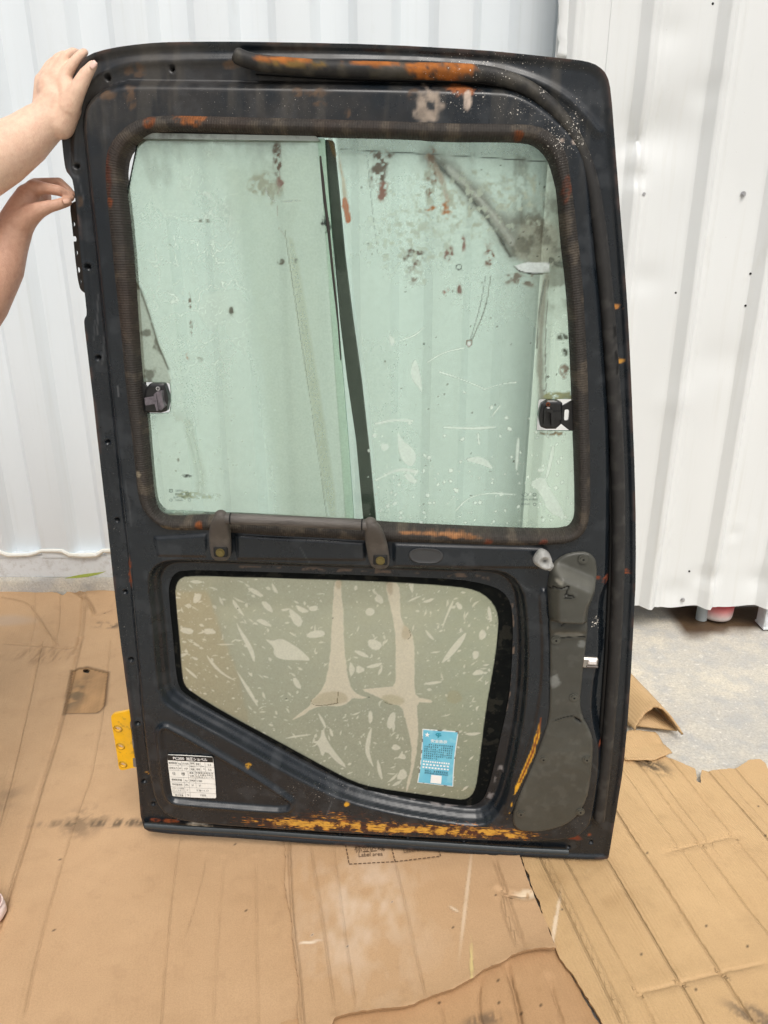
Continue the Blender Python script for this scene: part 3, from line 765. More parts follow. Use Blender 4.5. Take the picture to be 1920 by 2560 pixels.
fl = MB(); fl.add(vs, [(NB, NB+1, NB+3, NB+2), tuple(range(npf))]+[(i*npf+j, i*npf+j+1, (i+1)*npf+j+1, (i+1)*npf+j)[::-1] for i in range(ns-1) for j in range(npf-1)])  # far end gets an added, unseen cap that keeps light out of the tunnel
fme = mesh_np('cardboard_flap', fl.v, fl.f); set_col(fme, np.zeros((len(fl.v), 4))); set_f(fme, [j/(npf-1)*.17 for i in range(ns) for j in range(npf)]+[0, .13, 0, .13], 'fl')
fo = link('cardboard_flap', fme, M_CARD2); sm = fo.modifiers.new('thick', 'SOLIDIFY'); sm.thickness = .0055; sm.offset = 0
tag(fo, 'cardboard folded into a tunnel with a torn open end on the concrete beside the door', 'cardboard')
# crumpled scrap at the tunnel's mouth
mb = MB(); c0 = FL(1600, 1878); nn = 14; vs = []
for i in range(nn):
    for j in range(nn):
        a, b = i/(nn-1)-.5, j/(nn-1)-.5
        p = c0[:2]+nr*(-a*.13)+dr*(b*.11)*(1-.5*abs(a)); vs.append((p[0], p[1], .011+.018*max(0, -b)*(1-abs(a)*1.2)+.012*float(fbm(np.array(a*5.), np.array(b*5.), 7))))
fme = mesh_np('cardboard_scrap', vs, [(i*nn+j, i*nn+j+1, (i+1)*nn+j+1, (i+1)*nn+j)[::-1] for i in range(nn-1) for j in range(nn-1)])
set_col(fme, np.zeros((nn*nn, 4))); set_f(fme, [i*.01 for i in range(nn) for j in range(nn)], 'fl')
so = link('cardboard_scrap', fme, M_CARD2); sm = so.modifiers.new('thick', 'SOLIDIFY'); sm.thickness = .003
tag(so, 'crumpled cardboard scrap at the mouth of the folded cardboard tunnel', 'cardboard')
# ================================================================== THE EXCAVATOR DOOR
door = empty('excavator_door'); door.matrix_world = DOOR_M
tag(door, 'black excavator cab door with sliding window, held upright on the cardboard', 'door')
INK = (.0085, .0125, .0170)
OUT = DP(chaikin([(356, 2064), (347, 1947), (330, 1800), (311, 1660), (290, 1490), (272, 1317), (250, 1130), (235, 990), (222, 880), (213, 806), (215, 795), (221, 786), (216, 742), (205, 640), (195, 530),
      (186, 452), (178, 440), (168, 428), (163, 400), (157, 338), (160, 290), (170, 235), (182, 196), (197, 166), (222, 139), (280, 122), (361, 111), (428, 107), (560, 106), (715, 108), (949, 113), (1200, 127), (1298, 136),
      (1400, 147), (1461, 154), (1495, 166), (1517, 190), (1526, 232), (1535, 356), (1547, 509), (1562, 692), (1571, 840), (1577, 973), (1587, 1225), (1588, 1442), (1583, 1541), (1578, 1640), (1570, 1773), (1557, 1916),
      (1540, 2020), (1521, 2136), (1519, 2144), (1466, 2144), (1248, 2135), (1100, 2124), (820, 2107), (560, 2089), (382, 2078)], 1))
BODY = DP(chaikin([(214, 288), (225, 257), (253, 229), (292, 210), (330, 202), (560, 205), (949, 210), (1104, 214), (1248, 216), (1298, 226), (1347, 252), (1397, 292), (1436, 331), (1466, 386), (1478, 445), (1490, 618), (1503, 741),
      (1511, 860), (1523, 1047), (1525, 1195), (1521, 1436), (1516, 1460), (1505, 1484), (1503, 1534), (1505, 1566), (1503, 1636), (1493, 1675), (1486, 1745), (1492, 1798), (1505, 1844), (1504, 1904), (1495, 1975), (1484, 2038), (1463, 2066), (1428, 2086),
      (1300, 2092), (1100, 2084), (800, 2068), (520, 2050), (440, 2036), (400, 2010), (376, 1950), (358, 1800), (341, 1600), (323, 1400), (306, 1250), (286, 1050), (265, 850), (246, 650), (224, 450), (212, 340)], 1))
RIDGE = DP(chaikin([(190, 420), (188, 330), (196, 270), (216, 222), (250, 187), (300, 163), (360, 154), (600, 150), (1000, 152), (1200, 165), (1330, 195), (1430, 250), (1495, 330)], 3, False))
GAS_O = DP(chaikin([(264, 447), (264, 415), (268, 380), (285, 345), (320, 310), (360, 293), (420, 288), (640, 294), (900, 300), (1100, 308), (1280, 310), (1337, 313), (1377, 329), (1409, 366), (1421, 410), (1436, 519), (1456, 692), (1464, 840),
      (1471, 973), (1477, 1245), (1473, 1294), (1463, 1329), (1441, 1351), (1397, 1363), (1248, 1363), (1100, 1358), (968, 1354), (575, 1333), (544, 1325), (428, 1326), (400, 1316), (369, 1290), (352, 1263), (344, 1228), (336, 1142), (319, 1006), (302, 830), (286, 680), (272, 544)], 1), .03)
GAS_I = DP(chaikin([(307, 450), (305, 428), (311, 389), (330, 362), (362, 338), (385, 328), (560, 331), (793, 338), (1027, 343), (1100, 350), (1248, 350), (1317, 352), (1347, 363), (1372, 390), (1387, 430), (1399, 484), (1406, 593), (1421, 717), (1429, 840),
      (1439, 1097), (1444, 1284), (1439, 1314), (1421, 1331), (1347, 1333), (1100, 1323), (957, 1315), (760, 1302), (537, 1290), (428, 1297), (400, 1289), (389, 1274), (381, 1247), (373, 1169), (362, 1041), (350, 948), (341, 830), (330, 661), (319, 544)], 1), .03)
def lerp_ring(A, B, t):
    A, B = np.array(A), np.array(B); out = []
    for p in A:
        d = np.hypot(B[:, 0]-p[0], B[:, 1]-p[1]); out.append(p+(B[d.argmin()]-p)*t)
    return out
OPEN = lerp_ring(GAS_O, GAS_I, .45)
RECESS = DP(chaikin([(365, 1461), (374, 1428), (394, 1408), (430, 1398), (560, 1402), (800, 1410), (1100, 1421), (1228, 1422), (1280, 1436), (1312, 1476), (1321, 1541), (1324, 1620), (1322, 1700), (1314, 1790), (1298, 1880), (1280, 1960), (1258, 2025), (1226, 2062), (1180, 2068), (1100, 2056),
      (994, 2038), (907, 2018), (840, 1996), (777, 1966), (690, 1920), (560, 1846), (505, 1818), (420, 1770), (396, 1738), (388, 1690), (378, 1560)], 1), .028)
LGLASS = DP(chaikin([(440, 1500), (439, 1470), (447, 1450), (466, 1440), (560, 1442), (800, 1449), (1007, 1457), (1143, 1467), (1190, 1476), (1222, 1496), (1241, 1524), (1246, 1555), (1240, 1620), (1231, 1680), (1214, 1773), (1195, 1930), (1189, 1968), (1178, 1990), (1159, 1999),
      (1130, 1996), (1072, 1988), (937, 1969), (885, 1954), (820, 1921), (700, 1855), (560, 1780), (477, 1728), (462, 1712), (456, 1687), (450, 1600)], 1))
LOPEN = DP(chaikin([(421, 1500), (420, 1466), (430, 1440), (452, 1427), (560, 1429), (800, 1436), (1007, 1444), (1143, 1450), (1215, 1462), (1258, 1480), (1278, 1510), (1284, 1560), (1280, 1680), (1272, 1760), (1240, 1900), (1222, 1975), (1206, 2008), (1178, 2020), (1120, 2014),
      (1060, 2004), (930, 1983), (870, 1962), (805, 1928), (680, 1862), (545, 1788), (465, 1742), (446, 1722), (439, 1690), (431, 1600)], 1))
TRI = DP(chaikin([(401, 1843), (400, 1828), (408, 1817), (422, 1818), (560, 1896), (640, 1944), (722, 1998), (731, 2012), (716, 2026), (640, 2022), (450, 2006), (428, 2000), (416, 1978), (408, 1910)], 1), .028)
PAD_A = DP([(590, 1338), (912, 1356), (912, 1400), (594, 1397)], .03); PAD_B = DP([(985, 1360), (1355, 1372), (1350, 1420), (985, 1416)], .03)
PAD_C = DP([(385, 1345), (515, 1336), (516, 1392), (395, 1390)], .03)
TRIM = DP(chaikin([(1386, 1407), (1410, 1389), (1439, 1382), (1470, 1382), (1488, 1396), (1494, 1418), (1493, 1446), (1485, 1481), (1472, 1513), (1469, 1537), (1470, 1559), (1467, 1608), (1460, 1657), (1455, 1714), (1450, 1756), (1456, 1791), (1477, 1830), (1484, 1858), (1481, 1911),
      (1476, 1961), (1467, 2003), (1446, 2038), (1421, 2059), (1386, 2073), (1351, 2080), (1301, 2080), (1284, 2066), (1281, 2045), (1294, 1996), (1319, 1939), (1340, 1890), (1358, 1841), (1372, 1798), (1375, 1745), (1375, 1552), (1371, 1537), (1369, 1474), (1372, 1446), (1378, 1425)], 1), .034)
SLAB = DP(chaikin([(1345, 1470), (1372, 1470), (1376, 1552), (1378, 1745), (1376, 1800), (1362, 1841), (1344, 1890), (1322, 1942), (1296, 2000), (1278, 2040), (1255, 2030), (1280, 1960), (1315, 1870), (1338, 1790), (1350, 1700), (1352, 1600), (1346, 1530)], 1), .028)
HOLES = [(271, 194), (431, 172), (193, 416), (220, 667), (246, 894), (270, 1105), (293, 1300), (313, 1479), (328, 1648), (345, 1807), (361, 1952), (383, 2009), (444, 2046), (511, 2057), (1478, 2105), (1421, 2117), (1498, 2046), (850, 2083), (1020, 2092), (1160, 2100)]
HOLE_UV = [D(x, y) for x, y in HOLES]
WBODY, WREC = .028, -.004

F = Field(bbox_of(OUT, .012), .0025, lambda u, v: np.maximum(np.maximum(poly_sdf(u, v, OUT), -poly_sdf(u, v, OPEN)), -poly_sdf(u, v, LOPEN)))
u, v = F.u, F.v
sO, sB, sR, sT, sS = poly_sdf(u, v, OUT), poly_sdf(u, v, BODY), poly_sdf(u, v, RECESS), poly_sdf(u, v, TRI), poly_sdf(u, v, SLAB)
dRi, _, _ = path_dist(u, v, RIDGE)
def shoulder(d, wd):                                     # rounded pressed edge
    t = np.clip(d/wd, 0, 1); return np.sqrt(np.clip(1-(1-t)**2, 0, 1))*.6+.4*t*t*(3-2*t)
h = .004*np.exp(-(dRi/.006)**2)
h += .005*sstep(sO, -.012, -.002)                         # turned-up outer lip
hb = WBODY*shoulder(-sB, .016)
leftface = sstep(u, D(350, 1300)[0], D(260, 1300)[0])    # the hinge side is a shallower step
h = np.maximum(h, hb)
h = h+.005*sstep(-poly_sdf(u, v, PAD_A), -.003, .004)+.004*sstep(-poly_sdf(u, v, PAD_B), -.003, .004)+.004*sstep(-poly_sdf(u, v, PAD_C), -.003, .004)
hr = WBODY-(WBODY-WREC)*(.55*sstep(-sR, .0, .009)+.45*sstep(-sR, .009, .019))
h = np.where(sR < .02, np.minimum(h, np.where(sR < 0, hr, h)), h)
h -= .003*sstep(-sT, -.001, .007); h += .0075*np.exp(-((sT-.002)/.006)**2)
h += .006*sstep(-sS, -.001, .006)
h -= .004*np.exp(-(((sB-.004)/.006))**2)*(v < D(700, 1950)[1])*(sO < -.01)
h += (fbm(u*9, v*9, 50)-.5)*.0016+(fbm(u*30, v*30, 51)-.5)*.0005
for (a, b) in HOLE_UV:
    d = np.hypot(u-a, v-b); h -= .010*sstep(d, .0042, .0024); h += .0008*np.exp(-((d-.007)/.003)**2)
# ---- paint, rust, dust, scratches: colour + roughness per vertex
n = len(u); C = np.zeros((n, 4)); C[:, :3] = INK; C[:, 3] = .27
def put(m, col, rough=None):
    m = np.clip(m, 0, 1)[:, None]; C[:, :3] = C[:, :3]*(1-m)+np.array(col)*m
    if rough is not None: C[:, 3] = C[:, 3]*(1-m[:, 0])+rough*m[:, 0]
RUST, RUSTD, YEL, CHIP, DUST = srgb(176, 92, 28), srgb(92, 44, 22), srgb(214, 158, 36), srgb(146, 140, 138), srgb(82, 72, 60)
n1, n2, n3 = fbm(u*8, v*8, 1, 5), fbm(u*35, v*35, 2, 5), fbm(u*110, v*110, 3, 3)
topm = sstep(v, D(900, 620)[1], D(900, 130)[1])
put(topm*sstep(n1*.6+n2*.4, .42, .66)*.26*(.15+.85*sstep(u, D(1300, 200)[0], D(900, 200)[0])), DUST, .6)
put(sstep(n2, .58, .72)*.22, srgb(70, 74, 78), .6)
put(topm*sstep(fbm(u*60, v*9, 6), .5, .75)*.3, srgb(92, 86, 76), .7)
put(.5*np.exp(-((sO+.001)/.003)**2)*sstep(n2, .5, .65), srgb(84, 54, 38), .85)
def blob(px, py, rx, ry, col, rough=.85, seed=1, fr=70, thr=.46, a=.95, ang=0):
    c = D(px, py, .02); du, dv = u-c[0], v-c[1]; x = (du*math.cos(ang)+dv*math.sin(ang))/(rx*PXM); y = (-du*math.sin(ang)+dv*math.cos(ang))/(ry*PXM)
    e = np.sqrt(x*x+y*y)+(fbm(u*fr, v*fr, seed)-.5)*1.5
    cv = np.array(col)[None]*(.55+.9*fbm(u*85, v*85, seed+9, 3))[:, None]
    put(a*sstep(e, 1.05, .6)*sstep(fbm(u*fr*1.7, v*fr*1.7, seed+5), thr-.2, thr+.08), cv, rough)
for k, (x, y, rx, ry) in enumerate([(325, 170, 30, 12), (270, 243, 22, 10), (330, 245, 14, 22), (575, 155, 20, 9), (440, 305, 24, 12), (1150, 225, 34, 16), (1035, 237, 14, 16), (780, 235, 40, 10), (870, 285, 6, 10), (190, 500, 8, 18), (1148, 218, 26, 9), (800, 262, 18, 5)]):
    blob(x, y, rx, ry, srgb(160, 92, 42) if k in (4, 5, 10) else srgb(104, 76, 48), seed=k+3, a=.85 if k in (4, 5, 10) else .5, fr=90)
for k, (x, y, rx, ry) in enumerate([(1440, 2112, 22, 10), (1336, 2106, 16, 6), (1205, 2102, 14, 8), (322, 1435, 10, 30), (322, 1460, 9, 11), (328, 1405, 5, 20), (1514, 1446, 14, 9), (1575, 1440, 14, 6), (1500, 1860, 8, 14), (560, 2075, 26, 8), (915, 2112, 22, 8), (420, 2070, 30, 6), (380, 2068, 14, 8), (1478, 2105, 9, 9), (1490, 1440, 8, 5)]):
    blob(x, y, rx, ry, srgb(150, 74, 30) if k % 2 else srgb(122, 56, 26), seed=k+23, thr=.4)
blob(490, 2082, 38, 13, srgb(205, 196, 178), .8, 61, 60, .42); blob(1545, 770, 16, 6, srgb(206, 138, 62), .8, 62, 120); blob(1556, 906, 12, 6, srgb(206, 150, 62), .8, 63, 120)
blob(1078, 262, 34, 34, srgb(160, 146, 132), .9, 64, 45, .42); blob(1168, 258, 9, 20, srgb(206, 188, 172), .9, 65, 60, .3)
blob(362, 1950, 12, 5, srgb(190, 140, 60), .8, 66, 120, ang=-.9); blob(622, 1908, 9, 9, YEL, .7, 67, 140, .5, ang=.5); blob(868, 2004, 8, 7, YEL, .7, 68, 140)
blob(1258, 1300, 10, 4, srgb(160, 110, 70), .8, 69)
# scraped yellow undercoat and rust along the sill
c0, c1 = D(560, 2052, .026), D(1440, 2096, .026); sl = (c1[1]-c0[1])/(c1[0]-c0[0]); vv = v-(c0[1]+(u-c0[0])*sl)
band = np.exp(-((vv-.004)/.025)**2)*sstep(u, D(400, 2050)[0], D(760, 2060)[0])*sstep(u, D(1480, 2100)[0], D(1250, 2100)[0])
bump_up = np.exp(-(((u-D(840, 2000)[0])/.16)**2))*np.exp(-((vv-.026)/.026)**2)*.78
band = np.maximum(band, bump_up)
SCR = np.clip(band, 0, 1)
d, arc, L = path_dist(u, v, DP([(1352, 1792), (1345, 1830), (1330, 1880), (1308, 1930), (1290, 1970), (1283, 1990), (1268, 2050), (1260, 2080)], .03))
wdt = .0042*np.sin(np.clip(arc/L*1.5, 0, 1)*math.pi)**.6+.0014; e = sstep(d+(n3-.5)*.004, wdt, wdt*.5)*np.where(arc > L*.66, sstep(n3, .5, .6), 1)
put(e, YEL, .7); put(sstep(d, wdt*.55, wdt*.2)*(arc < L*.55), srgb(120, 60, 22), .85)
# pale flaking along the lower window's edge
for pts, wd in (([(860, 1970), (930, 1988), (1010, 2005), (1130, 2025), (1190, 2028)], .006), ([(1255, 1930), (1240, 1975), (1222, 2010)], .006), ([(430, 1560), (437, 1640), (445, 1690)], .003), ([(640, 1835), (700, 1868), (770, 1905)], .003), ([(560, 1424), (700, 1428), (850, 1434), (1200, 1448), (1290, 1480)], .004), ([(1283, 1520), (1282, 1640), (1276, 1740), (1250, 1850)], .0025)):
    d, arc, L = path_dist(u, v, DP(pts, .012)); put(sstep(d+(n2-.5)*.012, wd, wd*.4)*sstep(fbm(u*70, v*70, 80), .5, .6)*.65, CHIP if wd > .0045 else srgb(128, 108, 92), .85)
for (x, y, rx, ry) in ((1040, 2008, 20, 6), (1125, 2028, 26, 7)): blob(x, y, rx*.8, ry*.6, CHIP, .85, int(x), 90, .55, a=.3)
# splashes of mortar and droppings near the top right corner, fine specks elsewhere
rs = np.random.RandomState(5)
def dots(cx, cy, sx, sy, n_, rmin, rmax, col, w=.02):
    for _ in range(n_):
        a, b = D(cx+rs.randn()*sx, cy+rs.randn()*sy, w); r = rs.uniform(rmin, rmax)
        k = (np.abs(u-a) < r*2) & (np.abs(v-b) < r*2)
        if k.any():
            m = np.zeros(n); m[k] = sstep(np.hypot(u[k]-a, (v[k]-b)*rs.uniform(.6, 1.1)), r*1.2, r*.6); put(m*.9, col, .9)
WD = srgb(206, 200, 190)
def spk_mask(u, v, items, w=.03):
    m = np.zeros(len(u))
    for (x, y, sx, sy, a) in items:
        p = D(x, y, w); m = np.maximum(m, a*np.exp(-(((u-p[0])/(sx*PXM))**2+((v-p[1])/(sy*PXM))**2)))
    return m
SPK_L = [(1400, 350, 50, 60, .62), (1330, 265, 150, 50, .46), (1440, 300, 36, 60, .60), (1170, 250, 120, 50, .40), (700, 255, 420, 60, .26), (300, 1500, 40, 500, .28), (1489, 1560, 14, 24, .9), (1410, 2060, 110, 40, .36), (760, 1985, 260, 50, .36), (1250, 140, 250, 30, .38)]
SPK = spk_mask(u, v, SPK_L)
dots(1395, 360, 16, 20, 4, .003, .0045, srgb(170, 154, 142))
for (a, b) in HOLE_UV: put(sstep(np.hypot(u-a, v-b), .0038, .0028), (.001, .001, .001), .9); 
# long scratches of the hinge side and lip
for _ in range(16):
    x, y = rs.uniform(215, 330), rs.uniform(480, 1950); x += (y-900)*.115*.9-20; a = D(x, y, .02); l = rs.uniform(.01, .08); t = rs.normal(.02, .08)
    d, _ = seg_dist(u, v, a, (a[0]+l*math.sin(t), a[1]+l*math.cos(t))); put(sstep(d, .0016, .0006)*rs.uniform(.15, .5), srgb(110, 112, 114), .6)
for _ in range(20):
    x, y = rs.uniform(400, 1540), rs.uniform(1340, 2110); a = D(x, y, .02); l = rs.uniform(.01, .06); t = rs.uniform(0, 3.1)
    d, _ = seg_dist(u, v, a, (a[0]+l*math.cos(t), a[1]+l*math.sin(t))); put(sstep(d, .0015, .0005)*rs.uniform(.1, .4), srgb(100, 104, 106), .6)
def paint_mat():
    t = NT('black_door_paint'); a = t.attr()
    f = t.ramp(t.noise(120, 5, .6), [(.3, .82), (.75, 1.12)])
    c = t.mix(1.0, a.outputs['Color'], f, 'MULTIPLY')
    sc2 = t.noise(300, 3, .6, stretch=(.3, 1, 4)); sc3 = t.noise(300, 3, .6, stretch=(4, 1, .25))
    c = t.mix(t.ramp(sc2, [(.66, 0.0), (.76, .22)]), c, srgb(120, 122, 124)); c = t.mix(t.ramp(sc3, [(.66, 0.0), (.77, .25)]), c, srgb(112, 114, 118))
    c = t.mix(t.ramp(t.noise(7, 6, .6), [(.5, 0.0), (.8, .06)]), c, srgb(96, 98, 98))           # a thin film of dust
    c = t.specks(c)
    s = t.attr('scr').outputs['Fac']
    n1 = t.noise(1, 5, .62, stretch=(26, 40, 330)); n2 = t.noise(1, 4, .6, stretch=(70, 60, 560)); n3 = t.noise(48, 4, .6)
    q1 = t.math('ADD', t.math('MULTIPLY', s, .5), t.math('SUBTRACT', n1, .5)); q2 = t.math('ADD', t.math('MULTIPLY', s, .42), t.math('SUBTRACT', n2, .5))
    g = t.ramp(n3, [(.43, 0.0), (.54, 1.0)])
    m1 = t.math('MULTIPLY', t.ramp(q1, [(.36, 0.0), (.48, .9)]), 1.0); m2 = t.math('MULTIPLY', t.ramp(q2, [(.33, 0.0), (.42, .95)]), g)
    m3 = t.math('MULTIPLY', t.ramp(t.math('MULTIPLY', t.math('ADD', q1, q2), .5), [(.37, 0.0), (.44, .95)]), g)
    c = t.mix(m1, c, srgb(78, 40, 22)); c = t.mix(m2, c, srgb(168, 96, 30)); c = t.mix(m3, c, srgb(206, 156, 60))
    ra = t.math('MAXIMUM', a.outputs['Alpha'], t.math('MULTIPLY', t.math('MAXIMUM', m1, m2), .8))
    rr = t.math('ADD', ra, t.math('MULTIPLY', t.math('SUBTRACT', t.noise(22, 6, .7), .45), .22), True)
    b = t.bump(t.noise(500, 3, .6), .05, .001, t.bump(t.noise(20, 3, .5), .08, .004))
    t.bsdf(c, rr, 0, b, .5); return t.m
M_PAINT = paint_mat()
panel = F.build('door_panel', h, back=-.022, mat=M_PAINT, parent=door, col=C, rimcol=(.010, .011, .012, .5), attrs={'scr': SCR, 'spk': SPK})
panel['label'] = 'pressed black steel inner panel with rust, scrapes and yellow undercoat at the sill'
# sill lip: a rolled steel strip along the bottom
mb = MB(); pth = [(*D(x, y, .006), .0) for x, y in ((364, 2060), (460, 2067), (640, 2077), (820, 2090), (1000, 2101), (1150, 2111), (1300, 2121), (1420, 2127))]
mb.tube([(a, -.010, b) for a, b, _ in pth], .0065, 10, sx=.8); slo = mb.build('sill_lip', M_PAINT, door)
set_f(slo.data, np.zeros(len(slo.data.vertices)), 'scr'); q = np.array([x.co[:] for x in slo.data.vertices]); cc = np.tile((*srgb(52, 60, 64), .4), (len(q), 1)); nr_ = fbm(q[:, 0]*30, q[:, 2]*60, 9)
cc[nr_ > .62] = (*srgb(120, 84, 52), .85); set_col(slo.data, cc)

# ---- window gasket: ribbed rubber ring
F = Field(bbox_of(GAS_O, .01), .0025, lambda a, b: np.maximum(poly_sdf(a, b, GAS_O), -poly_sdf(a, b, GAS_I)))
u, v = F.u, F.v; do, di = -poly_sdf(u, v, GAS_O), poly_sdf(u, v, GAS_I); tt = np.clip(di/(di+do+1e-9), 0, 1)
ring = np.vstack([GAS_O, GAS_O[:1]]); _, arc, _ = path_dist(u, v, ring)
hg = .030+.011*np.sin(np.clip(tt*1.05, 0, 1)*math.pi)**.6; hg -= .010*sstep(tt, .16, 0)
hg += (fbm(arc*14, tt*0, 4)-.5)*.003
n = len(u); C = np.zeros((n, 4)); C[:, :3] = srgb(58, 54, 50); C[:, 3] = .72
m1, m2 = fbm(u*12, v*12, 60, 4), fbm(u*50, v*50, 61, 4)
put(sstep(m1*.5+m2*.5, .45, .62)*.5, srgb(74, 66, 57)); put(sstep(m2, .56, .7)*.4, srgb(110, 100, 86)); put(sstep(m1, .52, .7)*.5*sstep(v, D(0, 1100)[1], D(0, 700)[1]), srgb(58, 46, 40))
for k, (x, y, rx, ry, c_) in enumerate([(490, 304, 36, 12, srgb(150, 90, 46)), (380, 310, 14, 16, srgb(120, 66, 34)), (282, 505, 12, 12, srgb(140, 76, 40)), (276, 430, 14, 60, srgb(86, 48, 34)), (1412, 480, 10, 26, srgb(104, 58, 40)), (1290, 342, 14, 8, srgb(120, 64, 30)), (505, 1306, 9, 14, srgb(140, 78, 36)), (1215, 1346, 14, 12, srgb(116, 62, 40)), (1352, 1345, 12, 9, srgb(112, 60, 44)),
        (1150, 1332, 70, 6, srgb(150, 104, 66)), (430, 1312, 40, 10, srgb(120, 104, 80)), (355, 1178, 8, 8, srgb(140, 130, 110)), (1090, 1325, 110, 5, srgb(164, 116, 76))]): blob(x, y, rx, ry, c_, .85, k+90, 60, .42)
SPKG = spk_mask(u, v, SPK_L[:5])
def rubber_mat(name, rib):
    t = NT(name); a = t.attr(); s_ = t.attr('arc').outputs['Fac']
    w = t.math('SINE', t.math('MULTIPLY', s_, 2*math.pi/rib)); w2 = t.math('SINE', t.math('MULTIPLY', t.attr('crs').outputs['Fac'], 2*math.pi*5))
    hh = t.math('ADD', w, t.math('MULTIPLY', w2, .35))
    c = t.mix(1.0, a.outputs['Color'], t.ramp(t.noise(140, 5, .65), [(.3, .65), (.7, 1.1)]), 'MULTIPLY')
    c = t.mix(t.ramp(w, [(.2, .22), (.6, 0.0)]), c, srgb(34, 31, 29))                       # darker between the ribs
    c = t.specks(c)
    b = t.bump(hh, .34, .0010, t.bump(t.noise(260, 4, .6), .3, .001)); t.bsdf(c, a.outputs['Alpha'], 0, b, .35); return t.m
F.build('window_gasket', hg, back=.004, mat=rubber_mat('ribbed_rubber', .0040), parent=door, col=C, attrs={'arc': arc, 'crs': tt, 'spk': SPKG})

# ---- glass
def glass_mat(name, tint, haze, film=(.5, .56, .5)):
    t = NT(name); a = t.attr(); fr = t.n('Fresnel'); fr.inputs['IOR'].default_value = 1.45
    tr = t.n('BsdfTransparent'); tr.inputs[0].default_value = (*tint, 1)
    gl = t.n('BsdfGlossy'); gl.inputs['Roughness'].default_value = .06; gl.inputs[0].default_value = (.9, .95, .92, 1)
    m1 = t.n('MixShader'); t.l(t.math('MULTIPLY', fr.outputs[0], .8), m1.inputs[0]); t.l(tr.outputs[0], m1.inputs[1]); t.l(gl.outputs[0], m1.inputs[2])
    df = t.n('BsdfDiffuse'); tl = t.n('BsdfTranslucent'); c = t.mix(1.0, a.outputs['Color'], t.ramp(t.noise(260, 5, .65), [(.3, .86), (.7, 1.05)]), 'MULTIPLY')
    t.l(c, df.inputs[0]); t.l(c, tl.inputs[0])
    m2 = t.n('MixShader'); m2.inputs[0].default_value = .35; t.l(df.outputs[0], m2.inputs[1]); t.l(tl.outputs[0], m2.inputs[2])
    al = t.math('ADD', a.outputs['Alpha'], t.math('MULTIPLY', t.math('SUBTRACT', t.noise(90, 6, .7), .5), haze), True)
    m3 = t.n('MixShader'); t.l(al, m3.inputs[0]); t.l(m1.outputs[0], m3.inputs[1]); t.l(m2.outputs[0], m3.inputs[2]); t.l(m3.outputs[0], t.out.inputs[0]); return t.m
class DirtAndShade:
    """film, grime and painted shade on a pane: colour + cover per vertex"""
    def __init__(s, F, w, base, cover):
        s.u, s.v, s.w = F.u, F.v, w; s.C = np.zeros((len(F.u), 4)); s.C[:, :3] = base; s.C[:, 3] = cover
    def put(s, m, col, cov):
        m = np.clip(m, 0, 1); a = s.C[:, 3]; na = a*(1-m)+cov*m
        s.C[:, :3] = s.C[:, :3]*(1-m[:, None])+np.array(col)*m[:, None]; s.C[:, 3] = na
    def xy(s, px, py): return D(px, py, s.w)
    def path(s, pts, wd, col, cov, seed=1, fr=60, soft=.5, thr=None, a=1.0, rag=.6):
        d, arc, L = path_dist(s.u, s.v, [s.xy(*p) for p in (chaikin(pts, 2, False) if len(pts) > 2 else pts)]); w_ = wd*PXM
        if wd > 5: a = a*(.45+.55*sstep(fbm(arc*3, d*200, seed+2, 3), .2, .65))
        e = d+(fbm(s.u*fr, s.v*fr, seed)-.5)*w_*2*(rag*.5 if wd > 12 else rag); m = sstep(e, w_, w_*(1-soft))*a
        if thr is not None: m = m*sstep(fbm(s.u*fr*2, s.v*fr*2, seed+7), thr-.08, thr+.08)
        s.put(m, col, cov)
    def blob(s, px, py, rx, ry, col, cov, seed=1, fr=70, thr=.45, soft=.3, ang=0, rag=1.4):
        c = s.xy(px, py); du, dv = s.u-c[0], s.v-c[1]; x = (du*math.cos(ang)+dv*math.sin(ang))/(rx*PXM); y = (-du*math.sin(ang)+dv*math.cos(ang))/(ry*PXM)
        e = np.hypot(x, y)+(fbm(s.u*fr, s.v*fr, seed)-.5)*rag
        s.put(sstep(e, 1.1, .55)*sstep(fbm(s.u*fr*2.2, s.v*fr*2.2, seed+5), thr-.10, thr+.12), col, cov)
    def poly(s, pts, col, cov, soft=.0012, rag=0, seed=1, fr=60, a=1.0, sm=1):
        d = poly_sdf(s.u, s.v, [s.xy(*p) for p in (chaikin(pts, sm) if sm else pts)])
        if rag: d = d+(fbm(s.u*fr, s.v*fr, seed)-.5)*rag
        s.put(sstep(d, soft, -soft)*a, col, cov)
    def lens(s, px, py, L, W, ang, col, cov, bend=0, a=1.0):
        c = s.xy(px, py); L, W = L*PXM/2, W*PXM/2; k = (np.abs(s.u-c[0]) < L*1.2) & (np.abs(s.v-c[1]) < L*1.2)
        if not k.any(): return
        du, dv = s.u[k]-c[0], s.v[k]-c[1]; x = du*math.cos(ang)+dv*math.sin(ang); y = -du*math.sin(ang)+dv*math.cos(ang)
        q = np.clip(1-np.abs(x/L)**1.7, 0, 1); y = y-bend*L*(x/L)**2
        m = np.zeros(len(s.u)); m[k] = sstep(np.abs(y)-W*q, .0009, -.0009)*(np.abs(x) < L)*a; s.put(m, col, cov)
GREEN = (.850, .940, .880); FILM = srgb(202, 222, 206); GRIME = srgb(92, 88, 74); BROWN = srgb(96, 74, 58); ORNG = srgb(168, 104, 44); PALE = srgb(196, 216, 200); OLV = srgb(150, 160, 130)
WGL, WGR = .016, .006
